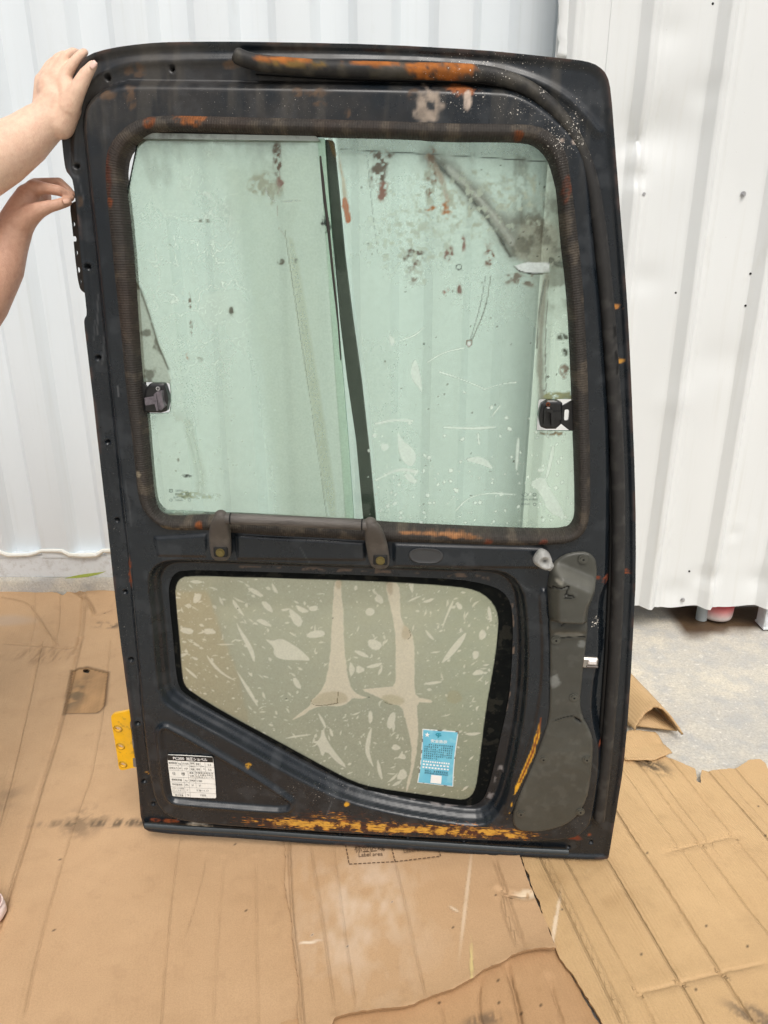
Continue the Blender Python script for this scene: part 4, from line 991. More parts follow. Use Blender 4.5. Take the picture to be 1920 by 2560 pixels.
# left pane
def lp_sdf(a, b):
    P = DP([(344, 347), (812, 346), (828, 560), (846, 800), (871, 1100), (886, 1312), (375, 1288), (352, 1080), (335, 900), (322, 700), (306, 560), (312, 505)], WGL)
    N = DP(chaikin([(330, 955), (420, 956), (426, 962), (426, 1026), (420, 1034), (340, 1034)], 1), WGL)
    return np.maximum(poly_sdf(a, b, P), -poly_sdf(a, b, N))
F = Field((D(290, 1330, WGL)[0], D(290, 1330, WGL)[1], D(900, 1320, WGL)[0]+.02, D(900, 330, WGL)[1]), .0017, lp_sdf); T = DirtAndShade(F, WGL, FILM, .29); u, v = T.u, T.v
T.C[:, 3] += (fbm(u*5, v*5, 1)-.5)*.18
yt = lambda y: D(600, y, WGL)[1]
T.put(sstep(v, yt(620), yt(350))*(.25+.5*fbm(u*14, v*9, 5)), srgb(150, 160, 138), .62)
T.put(sstep(v, yt(420), yt(350))*sstep(fbm(u*22, v*10, 6), .3, .6)*.8, srgb(120, 122, 104), .7)
T.put(sstep(fbm(u*40, v*16, 9), .55, .7)*sstep(v, yt(700), yt(380))*.5, srgb(104, 104, 90), .6)
T.path([(350, 350), (480, 352), (620, 356), (800, 350)], 9, GRIME, .8, 4, 60, .9)
T.path([(345, 350), (318, 480), (314, 560)], 3, (.01, .012, .012), .95, 3, 40, .4)
# etched web of fine lines
def web(cx, cy, rx, ry, seed, amt):
    c = T.xy(cx, cy); wu = u+(fbm(u*26, v*26, seed)-.5)*.05; wv = v+(fbm(u*26, v*26, seed+3)-.5)*.05
    r1 = np.abs(fbm(wu*26, wv*26, seed+8, 3)-.5); r2 = np.abs(fbm(wu*44, wv*44, seed+12, 2)-.5)
    mk = np.exp(-(((u-c[0])/(rx*PXM))**2+((v-c[1])/(ry*PXM))**2)**1.5)
    T.put(mk*np.maximum(sstep(r1, .014, .004), .6*sstep(r2, .012, .003))*amt, srgb(228, 242, 232), .9)
    T.put(mk*sstep(fbm(wu*18, wv*18, seed+20), .5, .66)*amt*.6, srgb(214, 230, 218), .7)
web(500, 700, 115, 200, 41, 1.0); web(510, 480, 90, 90, 52, .6)
T.poly([(560, 420), (815, 344), (890, 1330), (700, 1330), (640, 900), (600, 640)], srgb(160, 174, 150), .62, .022, a=.62, sm=0)  # broad soft shade left of the stile, painted into the film colour
T.path([(712, 576), (754, 860), (785, 1060), (817, 1290)], 1.4, srgb(120, 122, 92), .6, 3, 20, .6)
T.poly([(716, 590), (736, 600), (780, 860), (812, 1060), (846, 1290), (820, 1290), (786, 1060), (756, 860)], srgb(150, 158, 120), .5, .004, a=.8)
for (x, y, rx, ry, c_, sd) in ((475, 752, 4, 20, BROWN, 3), (478, 820, 3, 18, BROWN, 4), (470, 892, 5, 8, srgb(160, 110, 84), 5), (500, 898, 7, 5, GRIME, 6), (578, 780, 6, 14, GRIME, 7), (468, 1190, 14, 6, (.03, .03, .028), 8), (440, 1176, 5, 4, GRIME, 9), (812, 565, 16, 18, (.03, .032, .03), 10), (740, 652, 8, 7, (.03, .03, .03), 11), (702, 655, 9, 7, GRIME, 12),
                               (693, 395, 12, 40, BROWN, 13), (700, 460, 10, 16, srgb(130, 96, 84), 14), (660, 470, 40, 26, srgb(158, 164, 144), 15), (510, 552, 18, 4, GRIME, 16), (425, 612, 2, 3, GRIME, 17), (500, 1205, 3, 2, GRIME, 18), (446, 1150, 3, 4, GRIME, 19), (480, 1240, 60, 10, OLV, 20), (475, 358, 4, 4, PALE, 21)):
    T.blob(x, y, rx, ry, c_, .9, sd, 85, .42)
T.path([(700, 430), (690, 560), (712, 590)], 2, srgb(136, 120, 104), .6, 9, 60, .6, .5); T.path([(664, 470), (672, 500), (700, 505), (760, 500)], 2.5, srgb(136, 128, 110), .5, 8, 80, .6, .45)
T.poly([(332, 690), (352, 726), (374, 790), (395, 860), (420, 920), (428, 950), (424, 962), (350, 960), (336, 830)], srgb(168, 174, 158), .72, .002, .004, 5, 90, .85)
T.poly([(332, 690), (352, 726), (374, 790), (395, 860), (420, 920), (426, 950), (424, 962), (350, 960), (336, 830)], srgb(84, 82, 70), .85, .002, .03, 6, 40, .0)
d = poly_sdf(u, v, [T.xy(*p) for p in ((332, 690), (352, 726), (374, 790), (395, 860), (422, 925), (424, 962), (350, 960), (336, 830))])
T.put((d < 0)*sstep(fbm(u*45, v*45, 77), .50, .62)*.85, srgb(92, 88, 74), .9); T.put(np.exp(-(d/.0022)**2)*sstep(fbm(u*50, v*50, 78), .35, .5), srgb(80, 76, 62), .9)
T.put(sstep(fbm(u*40, v*40, 70), .46, .6)*np.exp(-(((u-T.xy(400, 1050)[0])/.05)**2+((v-T.xy(400, 1050)[1])/.016)**2))*.7, srgb(120, 116, 92), .7)
T.put(sstep(v, yt(1275), yt(1300))*sstep(fbm(u*40, v*60, 12), .4, .55)*.8, srgb(120, 104, 72), .8)
T.path([(470, 1060), (500, 1180), (500, 1230)], 20, srgb(164, 176, 150), .45, 5, 20, .9)
rs = np.random.RandomState(8)
for _ in range(60): T.lens(rs.uniform(380, 700), rs.uniform(950, 1250), *(lambda r: (r, r*.8))(rs.uniform(2, 6)), rs.uniform(0, 3), PALE, .6)
M_GLASS = glass_mat('dusty_green_glass', GREEN, .14)
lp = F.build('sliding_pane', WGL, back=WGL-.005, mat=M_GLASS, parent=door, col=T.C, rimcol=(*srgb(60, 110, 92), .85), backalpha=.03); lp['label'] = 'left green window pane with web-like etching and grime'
# right pane
def rp_sdf(a, b):
    P = DP([(790, 322), (1410, 330), (1428, 600), (1440, 760), (1458, 990), (1458, 1080), (1466, 1310), (1455, 1352), (866, 1332), (850, 1100), (828, 800), (806, 480)], WGR)
    N = DP(chaikin([(1346, 1002), (1350, 998), (1455, 998), (1455, 1077), (1342, 1077)], 0), WGR)
    return np.maximum(poly_sdf(a, b, P), -poly_sdf(a, b, N))
F = Field((D(680, 1350, WGR)[0]-.08, D(680, 1370, WGR)[1]-.02, D(1475, 1352, WGR)[0]+.02, D(1475, 318, WGR)[1]+.01), .0017, rp_sdf); T = DirtAndShade(F, WGR, FILM, .28); u, v = T.u, T.v; yt = lambda y: D(1150, y, WGR)[1]
ov = sstep(u, T.xy(905, 800)[0], T.xy(860, 800)[0])

T.C[:, 3] += (fbm(u*5, v*5, 4)-.5)*.16
T.put(sstep(fbm(u*7, v*7, 9), .45, .7)*.5, PALE, .45)
T.put(sstep(v, yt(480), yt(360))*(.3+.6*fbm(u*16, v*16, 5)), srgb(132, 140, 118), .66)
T.put(sstep(u, T.xy(1320, 500)[0], T.xy(1415, 500)[0])*sstep(v, yt(780), yt(600))*(.5+.5*fbm(u*18, v*18, 44)), srgb(126, 128, 104), .8)
T.put(sstep(fbm(u*60, v*60, 14), .52, .68)*sstep(v, yt(820), yt(420))*sstep(u, T.xy(900, 0)[0], T.xy(1350, 0)[0])*.42, srgb(112, 106, 90), .75)
T.put(sstep(v, yt(400), yt(385))*.55, srgb(96, 112, 92), .6); T.path([(852, 373), (1027, 383), (1200, 393), (1377, 405)], 1.6, (.02, .02, .02), .9, 3, 20, .6)
T.put(sstep(v, yt(1230), yt(1340))*.4, srgb(168, 188, 150), .5)
SM = srgb(104, 98, 84)
T.poly([(1056, 384), (1118, 386), (1192, 452), (1262, 528), (1312, 560), (1302, 650), (1280, 646), (1226, 566), (1150, 486), (1084, 424)], srgb(112, 106, 92), .74, .014, .016, 33, 40, .85)
T.path([(1068, 388), (1110, 410), (1174, 474), (1248, 558), (1286, 630)], 24, srgb(96, 90, 76), .82, 21, 50, .95); T.path([(1120, 420), (1190, 486), (1256, 566), (1280, 606)], 9, srgb(160, 156, 142), .62, 22, 60, .95); T.path([(1090, 408), (1150, 466), (1225, 552), (1275, 640)], 7, srgb(66, 62, 52), .86, 23, 60, .95); T.path([(1070, 392), (1100, 440), (1120, 500)], 9, srgb(150, 108, 60), .7, 24, 50, .9)
T.path([(1303, 405), (1300, 480), (1304, 568)], 21, srgb(80, 74, 60), .92, 25, 60, .5, .36)
T.poly([(1283, 630), (1300, 560), (1330, 535), (1390, 560), (1408, 620), (1404, 668), (1374, 660), (1300, 660)], srgb(150, 148, 128), .74, .006, .012, 26, 40, .9)
T.put(sstep(fbm(u*70, v*70, 66), .42, .68)*np.exp(-(((u-T.xy(1355, 590)[0])/.055)**2+((v-T.xy(1355, 590)[1])/.06)**2)**2)*.8, srgb(84, 78, 64), .88)
T.poly([(1285, 664), (1320, 655), (1374, 656), (1374, 680), (1330, 684), (1300, 678)], srgb(222, 230, 228), .92, .001, .002, 27, 90, 1, 0)
T.path([(1285, 666), (1300, 680), (1340, 686), (1376, 682)], 2, (.06, .06, .05), .9, 28, 60, .6); T.path([(1376, 650), (1400, 662), (1412, 660)], 10, srgb(40, 38, 30), .9, 29, 60, .6, .42)
T.path([(1367, 692), (1356, 760), (1350, 860), (1350, 950), (1356, 998)], 13, srgb(128, 124, 108), .7, 30, 30, .8); T.path([(1362, 700), (1345, 790), (1342, 870)], 3, srgb(84, 80, 68), .75, 31, 40, .8); T.path([(1372, 700), (1362, 850), (1366, 995)], 1.5, srgb(96, 92, 80), .7, 32, 40, .6)
T.put(np.exp(-(((u-T.xy(1400, 720)[0])/.03)**2+((v-T.xy(1400, 720)[1])/.05)**2))*sstep(fbm(u*40, v*40, 33), .4, .6)*.8, srgb(100, 98, 78), .8)
for (x, y, rx, ry, c_, sd, th) in ((953, 425, 26, 48, BROWN, 3, .42), (958, 480, 13, 20, srgb(132, 82, 66), 4, .36), (945, 395, 30, 14, BROWN, 5, .5), (1077, 430, 12, 50, srgb(118, 84, 58), 6, .44), (1116, 520, 14, 22, ORNG, 7, .44), (1090, 521, 28, 6, ORNG, 8, .48), (1030, 640, 26, 26, BROWN, 9, .52), (1125, 632, 12, 26, srgb(124, 84, 70), 10, .44), (1157, 612, 8, 18, srgb(130, 84, 72), 11, .42), (1222, 640, 14, 30, srgb(118, 84, 66), 12, .46),
                                   (1118, 730, 10, 10, srgb(140, 92, 80), 13, .45), (1148, 726, 8, 14, srgb(120, 80, 70), 14, .45), (1035, 690, 20, 30, srgb(120, 100, 86), 15, .53), (1406, 846, 12, 12, srgb(70, 72, 58), 16, .42), (1412, 880, 8, 10, srgb(70, 72, 58), 17, .42), (1412, 930, 12, 16, srgb(140, 116, 98), 18, .5), (1400, 990, 40, 12, srgb(150, 150, 104), 19, .35), (1060, 860, 3, 3, (.01, .01, .01), 20, .2), (1300, 700, 40, 16, srgb(120, 112, 98), 21, .52), (1180, 500, 160, 70, srgb(176, 186, 168), 22, .56), (1380, 1084, 30, 6, srgb(140, 116, 80), 23, .42), (1030, 600, 100, 80, srgb(184, 198, 182), 24, .56)):
    T.blob(x, y, rx, ry, c_, .88, sd+40, 75, th)
T.path([(826, 350), (836, 385), (858, 440), (862, 500), (868, 545)], 9, srgb(168, 132, 76), .62, 35, 50, .8); T.path([(862, 500), (870, 548)], 8, srgb(176, 96, 44), .85, 36, 70, .5)
T.path([(1227, 690), (1215, 770), (1180, 850)], 1.4, GRIME, .7, 3, 30, .6); T.path([(1214, 690), (1200, 770), (1175, 852)], 1.2, GRIME, .6, 3, 30, .6); T.path([(1168, 852), (1182, 850), (1176, 868), (1166, 862), (1168, 852)], 2, srgb(110, 76, 54), .9, 4, 60, .5); T.blob(1173, 859, 5, 6, srgb(226, 232, 230), .95, 5, 60, .1)
T.path([(1140, 664), (1150, 660), (1156, 668), (1148, 676), (1139, 670), (1140, 664)], 1.6, (.05, .05, .05), .85, 3, 60, .5)
T.path([(918, 390), (928, 500), (945, 640)], 1, srgb(110, 116, 100), .5, 3, 30, .6)
# pale marks of film and wiping
LM = srgb(230, 242, 232)
for pts in ([(1040, 896), (1050, 930), (1057, 985), (1048, 970), (1030, 950), (1026, 930), (1032, 905)], [(993, 1072), (1005, 1100), (1030, 1118), (1042, 1138), (1036, 1160), (1026, 1168), (1005, 1152), (995, 1125)], [(1018, 1178), (1036, 1192), (1042, 1212), (1022, 1204), (1010, 1190)],
            [(1158, 1150), (1190, 1140), (1215, 1146), (1238, 1176), (1205, 1162)], [(1292, 1095), (1300, 1095), (1294, 1180), (1287, 1170)], [(1380, 1112), (1388, 1118), (1372, 1190), (1362, 1200), (1372, 1150)], [(1320, 1208), (1360, 1188), (1372, 1220), (1400, 1260), (1415, 1300), (1370, 1280), (1350, 1230)],
            [(950, 1106), (975, 1112), (968, 1126), (955, 1128)], [(970, 832), (990, 850), (978, 872)]):
    T.poly(pts, LM, .80, .0012, a=.9)
for (pts, wd) in (([(1110, 1068), (1180, 1072), (1240, 1068)], 4), ([(1100, 930), (1150, 946), (1210, 972)], 2.5), ([(1210, 974), (1250, 960), (1290, 956)], 2), ([(1000, 852), (1040, 838), (1060, 818)], 2), ([(1070, 905), (1110, 880), (1160, 870)], 2), ([(940, 1200), (1000, 1170), (1040, 1180)], 5), ([(940, 1060), (980, 1050), (1030, 1052)], 3), ([(1230, 1040), (1250, 1015)], 2), ([(1195, 1085), (1198, 1110)], 3), ([(1140, 1276), (1168, 1246), (1215, 1232), (1280, 1236)], 2.5)):
    T.path(pts, wd, LM, .8, 5, 30, .7)
rs = np.random.RandomState(12)
for _ in range(170):
    r = rs.uniform(3, 13); T.lens(rs.uniform(920, 1430), 1310-abs(rs.randn())*130, r, r*rs.uniform(.4, .9), rs.uniform(0, 3.1), LM, .80, a=.95)
for _ in range(70):
    x, y = rs.uniform(900, 1420), rs.uniform(400, 1320); T.blob(x, y, rs.uniform(1, 3), rs.uniform(1, 3), srgb(70, 64, 54), .85, int(x*7), 200, .3)
dbar = poly_sdf(u, v, [T.xy(*p_) for p_ in [(680, 330), (838, 345), (852, 480), (870, 640), (892, 800), (913, 950), (934, 1140), (951, 1330), (800, 1340)]]); clr = sstep(dbar, .004, -.002); clr = clr*(1-.9*sstep(T.C[:, 0], .30, .36)*(T.C[:, 3] > .6)); T.C[:, 3] = T.C[:, 3]*(1-clr)+.05*clr
rp = F.build('sliding_pane', WGR, back=WGR-.005, mat=M_GLASS, parent=door, col=T.C, rimcol=(*srgb(60, 110, 92), .85), backalpha=.03); rp['label'] = 'right green window pane smeared with grime and rust streaks'
# meeting stile behind the panes, its rubber fin and the window channels
def prism(name, quad, w0, w1, mat, parent, col, bev=0):
    """a flat bar with the given outline (door pixels) between depths w0 < w1"""
    Fp = Field(bbox_of(DP(quad, w1), .004), .003, lambda a, b: poly_sdf(a, b, DP(quad, w1))); return Fp.build(name, w1, back=w0, mat=mat, parent=parent, col=col)
M_TRIMBLK = mat_attr('black_rubber_trim', .3, 60, 260, .2)
prism('meeting_stile', [(812, 348), (834, 352), (847, 480), (862, 640), (882, 800), (903, 950), (924, 1140), (941, 1320), (910, 1320), (890, 1100), (868, 950), (850, 800), (832, 600), (818, 450)], -.014, .0005, M_TRIMBLK, door, (*srgb(58, 57, 51), .6))
mb = MB(); mb.tube([(a, -(WGL+.001), b) for a, b in DP([(801, 390), (806, 440), (812, 500), (822, 580), (832, 680), (846, 810), (852, 900)], WGL)], [.0012, .0022, .0024, .0022, .002, .0014, .0009], 8); mb.build('stile_fin', M_TRIMBLK, door, col=(*srgb(52, 46, 42), .7))
M_ALU = mat_plain('grimy_aluminium', srgb(176, 186, 180), .4, .3, .15, 60, dirt=srgb(60, 58, 46), dscale=22, damt=.9)
prism('window_channel', [(352, 332), (790, 340), (800, 352), (345, 346)], -.002, .022, M_ALU, door, None)
prism('window_channel', [(385, 1279), (545, 1286), (545, 1300), (388, 1296)], -.002, .012, M_ALU, door, None)
prism('window_channel', [(960, 1312), (1440, 1328), (1440, 1342), (960, 1330)], -.006, .004, M_ALU, door, None)

# ---- lower fixed pane with its black border and peeling film
WLG = -.006
F = Field(bbox_of(LOPEN, .02), .0016, lambda a, b: poly_sdf(a, b, LOPEN)-.008); T = DirtAndShade(F, WLG, srgb(186, 188, 168), .62); u, v = T.u, T.v
yt = lambda y: D(850, y, WLG)[1]
T.C[:, 3] += (fbm(u*6, v*6, 3)-.5)*.10
T.put(sstep(u, T.xy(700, 1600)[0], T.xy(440, 1600)[0])*.35, srgb(184, 174, 142), .60); T.put(sstep(u, T.xy(1000, 1600)[0], T.xy(1200, 1600)[0])*.5, srgb(160, 172, 148), .54)
LEAF = srgb(232, 230, 214); LEAFD = srgb(166, 162, 134)
z7 = lambda pts: [(430+x*.5003, 1430+y*.5003) for x, y in pts]
d1 = z7([(815, 40), (848, 42), (848, 110), (856, 200), (858, 300), (866, 430), (878, 520), (900, 590), (935, 616), (985, 628), (940, 634), (900, 630), (880, 655), (840, 672), (760, 668), (700, 682), (650, 720), (590, 745), (640, 705), (690, 668), (695, 640), (745, 600), (775, 520), (790, 420), (797, 300), (802, 180), (808, 100)])
d2 = z7([(1065, 45), (1140, 55), (1138, 150), (1146, 250), (1190, 290), (1210, 340), (1212, 450), (1212, 560), (1220, 628), (1290, 636), (1305, 650), (1280, 655), (1222, 650), (1228, 740), (1232, 830), (1215, 940), (1195, 1040), (1172, 1105), (1170, 1070), (1190, 990), (1200, 900), (1190, 830), (1165, 740), (1150, 670), (1095, 660), (1060, 640), (1030, 625), (940, 588), (1000, 582), (1060, 575), (1118, 572), (1116, 450), (1118, 340), (1105, 240), (1080, 130)])
rs = np.random.RandomState(21)
def free(px, py):
    q1 = poly_sdf(np.array([px]), np.array([py]), d1)[0]; q2 = poly_sdf(np.array([px]), np.array([py]), d2)[0]; return min(q1, q2) > 6
cnt = 0
while cnt < 600:
    x, y = rs.uniform(440, 1240), rs.uniform(1445, 1995)
    if not free(x, y): continue
    cnt += 1; big = rs.rand(); dens = np.exp(-((x-880)/260)**2)
    L_ = 4+rs.gamma(1.6, 5.0)*(1.0 if big > .2 else 1.5); W_ = L_*rs.uniform(.22, .62) if L_ < 16 else L_*rs.uniform(.12, .32)
    ang = rs.normal(-.6 if x < 760 else .9, .6)
    T.lens(x, y, min(L_, 46), W_, ang, LEAF, .74, bend=rs.normal(0, .15), a=.9)
for _ in range(1000):
    x, y = rs.uniform(440, 1245), rs.uniform(1445, 1998)
    if free(x, y): r = rs.uniform(1.6, 4.5); T.lens(x, y, r, r*.8, 0, LEAF, .70, a=.85)
big = [[(460, 332), (500, 345), (545, 332), (580, 348), (640, 385), (700, 445), (640, 440), (570, 440), (525, 430), (505, 405), (512, 380)], [(108, 160), (105, 128), (125, 105), (148, 112), (140, 145)], [(300, 130), (330, 165), (368, 228), (340, 205), (305, 165)], [(318, 242), (345, 290), (385, 345), (415, 410), (413, 462), (380, 385), (335, 300)],
       [(165, 405), (205, 450), (255, 505), (335, 552), (260, 520), (200, 470)], [(315, 482), (350, 530), (400, 600), (434, 674), (420, 665), (370, 590)], [(440, 145), (480, 150), (512, 208), (470, 190)], [(580, 180), (610, 195), (655, 235), (640, 282), (600, 250)], [(415, 240), (455, 232), (508, 275), (460, 268)], [(665, 320), (700, 292), (760, 292), (765, 320), (700, 332)],
       [(370, 80), (410, 80), (468, 125), (420, 118)], [(495, 50), (515, 72), (535, 110), (505, 98)], [(965, 190), (990, 176), (1018, 195), (1000, 220), (970, 215)], [(975, 340), (1010, 335), (1055, 360), (1030, 395), (985, 380)], [(900, 390), (950, 395), (992, 428), (950, 425)], [(920, 460), (975, 490), (920, 512)], [(960, 478), (1010, 458), (1060, 452), (1020, 480)],
       [(600, 530), (625, 528), (652, 588), (615, 575)], [(1340, 465), (1370, 410), (1420, 345), (1478, 290), (1455, 350), (1400, 420)], [(1400, 140), (1410, 150), (1370, 235), (1350, 290), (1355, 250)], [(1500, 395), (1535, 395), (1530, 430), (1505, 440)], [(1490, 520), (1530, 480), (1570, 508)], [(1530, 310), (1555, 280), (1575, 320), (1540, 345)], [(1240, 150), (1320, 125), (1285, 155)], [(1165, 158), (1210, 125), (1255, 118)],
       [(1005, 140), (1030, 108), (1055, 130), (1055, 165)], [(1070, 770), (1085, 715), (1112, 695), (1120, 730), (1095, 790)], [(1000, 765), (995, 830), (985, 890), (1000, 950), (1010, 980), (980, 940), (962, 890), (975, 820)], [(750, 775), (770, 830), (800, 880), (885, 988), (820, 950), (770, 890), (750, 930), (730, 860), (700, 850), (740, 840)], [(980, 700), (998, 690), (1005, 740), (985, 765)], [(1025, 925), (1045, 980), (1055, 1050), (1025, 1000)],
       [(1115, 1035), (1150, 975), (1180, 1010), (1160, 1040)], [(1095, 885), (1110, 855), (1150, 880), (1120, 892)], [(1130, 920), (1160, 905), (1172, 935), (1140, 935)], [(550, 835), (620, 815), (715, 810), (630, 825)], [(725, 695), (760, 740), (775, 790), (745, 750)], [(785, 775), (800, 790), (808, 825), (790, 815)], [(1580, 165), (1595, 190), (1600, 260), (1575, 210)], [(1245, 560), (1310, 545), (1360, 548), (1300, 565)], [(45, 275), (110, 285), (100, 315), (40, 300)], [(150, 285), (200, 282), (225, 305), (190, 312)], [(210, 360), (330, 358), (260, 368)], [(60, 470), (120, 515), (130, 540), (80, 500)], [(90, 420), (135, 432), (120, 445)], [(1450, 805), (1560, 800), (1500, 822)], [(1260, 280), (1300, 320), (1315, 345), (1280, 325)], [(1420, 145), (1450, 165), (1450, 188), (1425, 185)], [(680, 175), (730, 165), (725, 195), (690, 195)], [(540, 185), (600, 180), (560, 200)], [(610, 160), (660, 180), (690, 200), (640, 205)]]
for pts in big: T.poly(z7(pts), LEAF, .76, .0010, a=.95)
for dd in (d1, d2):
    T.poly(dd, srgb(226, 218, 198), .80, .0012, .003, 4, 120, 1, 1)
for pts, c_ in ((z7([(700, 640), (740, 605), (830, 590), (880, 620), (870, 655), (760, 665), (705, 662)]), srgb(168, 152, 112)), (z7([(1040, 620), (1110, 610), (1170, 640), (1140, 668), (1070, 655)]), srgb(160, 150, 104)), (z7([(1146, 290), (1165, 255), (1195, 290), (1185, 335), (1150, 335)]), srgb(164, 140, 98)), (z7([(1365, 640), (1385, 585), (1440, 600), (1455, 640), (1410, 662)]), srgb(164, 150, 112)), (z7([(815, 40), (850, 40), (845, 85), (818, 85)]), srgb(172, 140, 96)), (z7([(1065, 40), (1100, 45), (1105, 110), (1085, 120)]), srgb(150, 116, 80))):
    T.poly(pts, c_, .78, .003, .006, 6, 50, .4)
T.path(z7([(695, 640), (700, 665), (760, 668), (830, 655)]), 1.1, srgb(96, 84, 58), .85, 2, 20, .5); T.path(z7([(1060, 650), (1090, 662), (1140, 664)]), 1.1, srgb(96, 84, 58), .85, 2, 20, .5); T.path(z7([(830, 600), (826, 650)]), .9, srgb(96, 84, 58), .8, 2, 20, .5); T.path(z7([(1185, 290), (1196, 320), (1180, 336)]), 1.0, srgb(96, 84, 58), .85, 2, 20, .5)
for (x, y) in ((804, 231), (571, 633), (985, 626), (328, 182)): T.blob(430+x*.5, 1430+y*.5, 2, 2, (.01, .01, .01), .95, 3, 60, .1)
T.poly([(1200, 1900), (1246, 1560), (1200, 1480), (1260, 1990)], srgb(120, 132, 112), .4, .02, a=.0)
LG = [T.xy(*p) for p in [project_p for project_p in chaikin([(440, 1500), (439, 1470), (447, 1450), (466, 1440), (560, 1442), (800, 1449), (1007, 1457), (1143, 1467), (1190, 1476), (1222, 1496), (1241, 1524), (1246, 1555), (1240, 1620), (1231, 1680), (1214, 1773), (1195, 1930), (1189, 1968), (1178, 1990), (1159, 1999),
      (1130, 1996), (1072, 1988), (937, 1969), (885, 1954), (820, 1921), (700, 1855), (560, 1780), (477, 1728), (462, 1712), (456, 1687), (450, 1600)], 1)]]
dg = poly_sdf(u, v, LG); T.put(sstep(dg, -.0008, .0008), (.010, .011, .011), 1.0)
T.put((dg > .003)*sstep(fbm(u*60, v*60, 5), .62, .68)*.5, srgb(60, 58, 52), 1.0)
for _ in range(60):
    a = rs.uniform(0, 1); x = 1262-a*55+rs.randn()*8; y = 1500+a*480; r = rs.uniform(2, 9); T.lens(x, y, r, r*.6, rs.uniform(0, 3), srgb(52, 50, 44), 1.0, a=.7)
lo_p = F.build('fixed_pane', WLG, back=WLG-.005, mat=glass_mat('filmed_glass', (.82, .84, .76), .12), parent=door, col=T.C, backalpha=.03); lo_p['label'] = 'lower tinted pane with black border and pale peeling film marks'

# ---- long seal strip along the top and latch side, torn in places
SEAL = chaikin([(592, 141), (606, 150), (640, 160), (700, 167), (850, 174), (1000, 178), (1120, 180), (1200, 184), (1260, 196), (1320, 222), (1372, 262), (1415, 312), (1447, 370), (1470, 430), (1484, 490), (1500, 600), (1515, 740), (1524, 860), (1535, 1000), (1543, 1150), (1546, 1300), (1544, 1440), (1538, 1600), (1527, 1760), (1514, 1900), (1502, 2000), (1497, 2044)], 2, False)
sp = np.array(DP(SEAL, .012)); seg = np.hypot(*np.diff(sp, axis=0).T); s_ac = np.concatenate([[0], np.cumsum(seg)])
K = 420; q = np.linspace(0, s_ac[-1], K); P = np.stack([np.interp(q, s_ac, sp[:, 0]), np.interp(q, s_ac, sp[:, 1])], 1)
wv = np.full(K, .014); wv[:30] += .012*(1-np.linspace(0, 1, 30))
rad = .0135+.0012*(fbm(q*9, q*0, 3)-.5); rad[0] *= .8
mb = MB(); mb.tube(np.stack([P[:, 0], -wv, P[:, 1]], 1), rad, 18, sx=.85, up=(0, 1, 0)); 
so_ = mb.build('seal_strip', None, door); V = np.array(mb.v); 
class _V: pass
u, v = V[:, 0], V[:, 2]; n = len(u); C = np.zeros((n, 4)); C[:, :3] = srgb(44, 43, 42); C[:, 3] = .62
m1, m2 = fbm(u*14, v*14, 70, 4), fbm(u*60, v*60, 71, 4); put(sstep(m1*.5+m2*.5, .44, .62)*.6*sstep(v, D(0, 420)[1], D(0, 230)[1]), srgb(84, 78, 64)); put(sstep(m2, .55, .7)*.35, srgb(86, 84, 80))
for k, (x, y, rx, ry) in enumerate(((710, 152, 60, 9), (690, 152, 34, 6), (925, 158, 46, 8), (1080, 166, 86, 11), (1095, 185, 60, 12), (1165, 172, 22, 16), (760, 165, 70, 7))): blob(x, y, rx, ry, srgb(176, 104, 40) if k != 6 else srgb(120, 96, 50), .85, k+40, 60, .40)
for (x, y, rx, ry) in ((1428, 255, 8, 14), (1434, 268, 10, 10)): blob(x, y, rx, ry, srgb(206, 192, 180), .9, 5, 80, .35)
set_f(so_.data, spk_mask(u, v, [(1450, 320, 40, 60, .68), (1485, 365, 26, 30, .75), (1368, 213, 20, 20, .9), (1200, 180, 200, 30, .4)]), 'spk')
for pts in ([(1419, 243), (1432, 262), (1450, 276)], [(1500, 372), (1508, 410), (1504, 436)], [(1538, 880), (1545, 905), (1540, 930)], [(1536, 818), (1538, 838)]):
    d, _, _ = path_dist(u, v, DP(pts, .02)); put(sstep(d, .004, .0015), (.003, .003, .003), .9)
set_col(so_.data, C); so_.data.materials.append(mat_attr('weathered_rubber', .35, 90, 240, .3, .0015, .4)); so_['label'] = 'black rubber seal strip with orange rust along its top run'
# inner lip of the strip and the steel channel that carries it
mb = MB(); P2 = np.array(DP(chaikin([(640, 178), (850, 192), (1120, 198), (1200, 202), (1262, 216), (1330, 250), (1380, 294), (1425, 350), (1452, 410), (1466, 470), (1484, 610), (1500, 760), (1516, 960), (1526, 1150), (1530, 1300), (1527, 1440), (1520, 1600), (1508, 1780), (1496, 1920), (1490, 2020)], 2, False), .004))
mb.tube(np.stack([P2[:, 0], np.full(len(P2), -.003), P2[:, 1]], 1), .005, 8); mb.build('seal_channel', mat_plain('black_channel', (.006, .006, .006), .6), door)

# ---- grab handle
gh = MB(); A, B = DP([(562, 1296)], .075)[0], DP([(921, 1312)], .075)[0]; bar = [(A[0]+(B[0]-A[0])*t_, -.075, A[1]+(B[1]-A[1])*t_) for t_ in np.linspace(0, 1, 24)]
M_HAND = mat_plain('worn_grey_plastic', srgb(84, 79, 74), .62, 0, .16, 60, 180, .25, .0012, .4, dirt=srgb(120, 114, 106), dscale=30, damt=.35)
def worn_bar():
    t = NT('worn_handle_grip'); nz = t.noise(30, 6, .7, stretch=(.35, 3, 3)); c = t.mix(t.ramp(nz, [(.35, 0.0), (.65, 1.0)]), srgb(62, 58, 55), srgb(104, 99, 94))
    t.bsdf(c, .55, 0, t.bump(t.noise(40, 6, .7, stretch=(.2, 4, 4)), .5, .003), .4); return t.m
hd = MB(); hd.tube(bar, .0098, 18); grip = hd.build('grab_handle', worn_bar(), door)
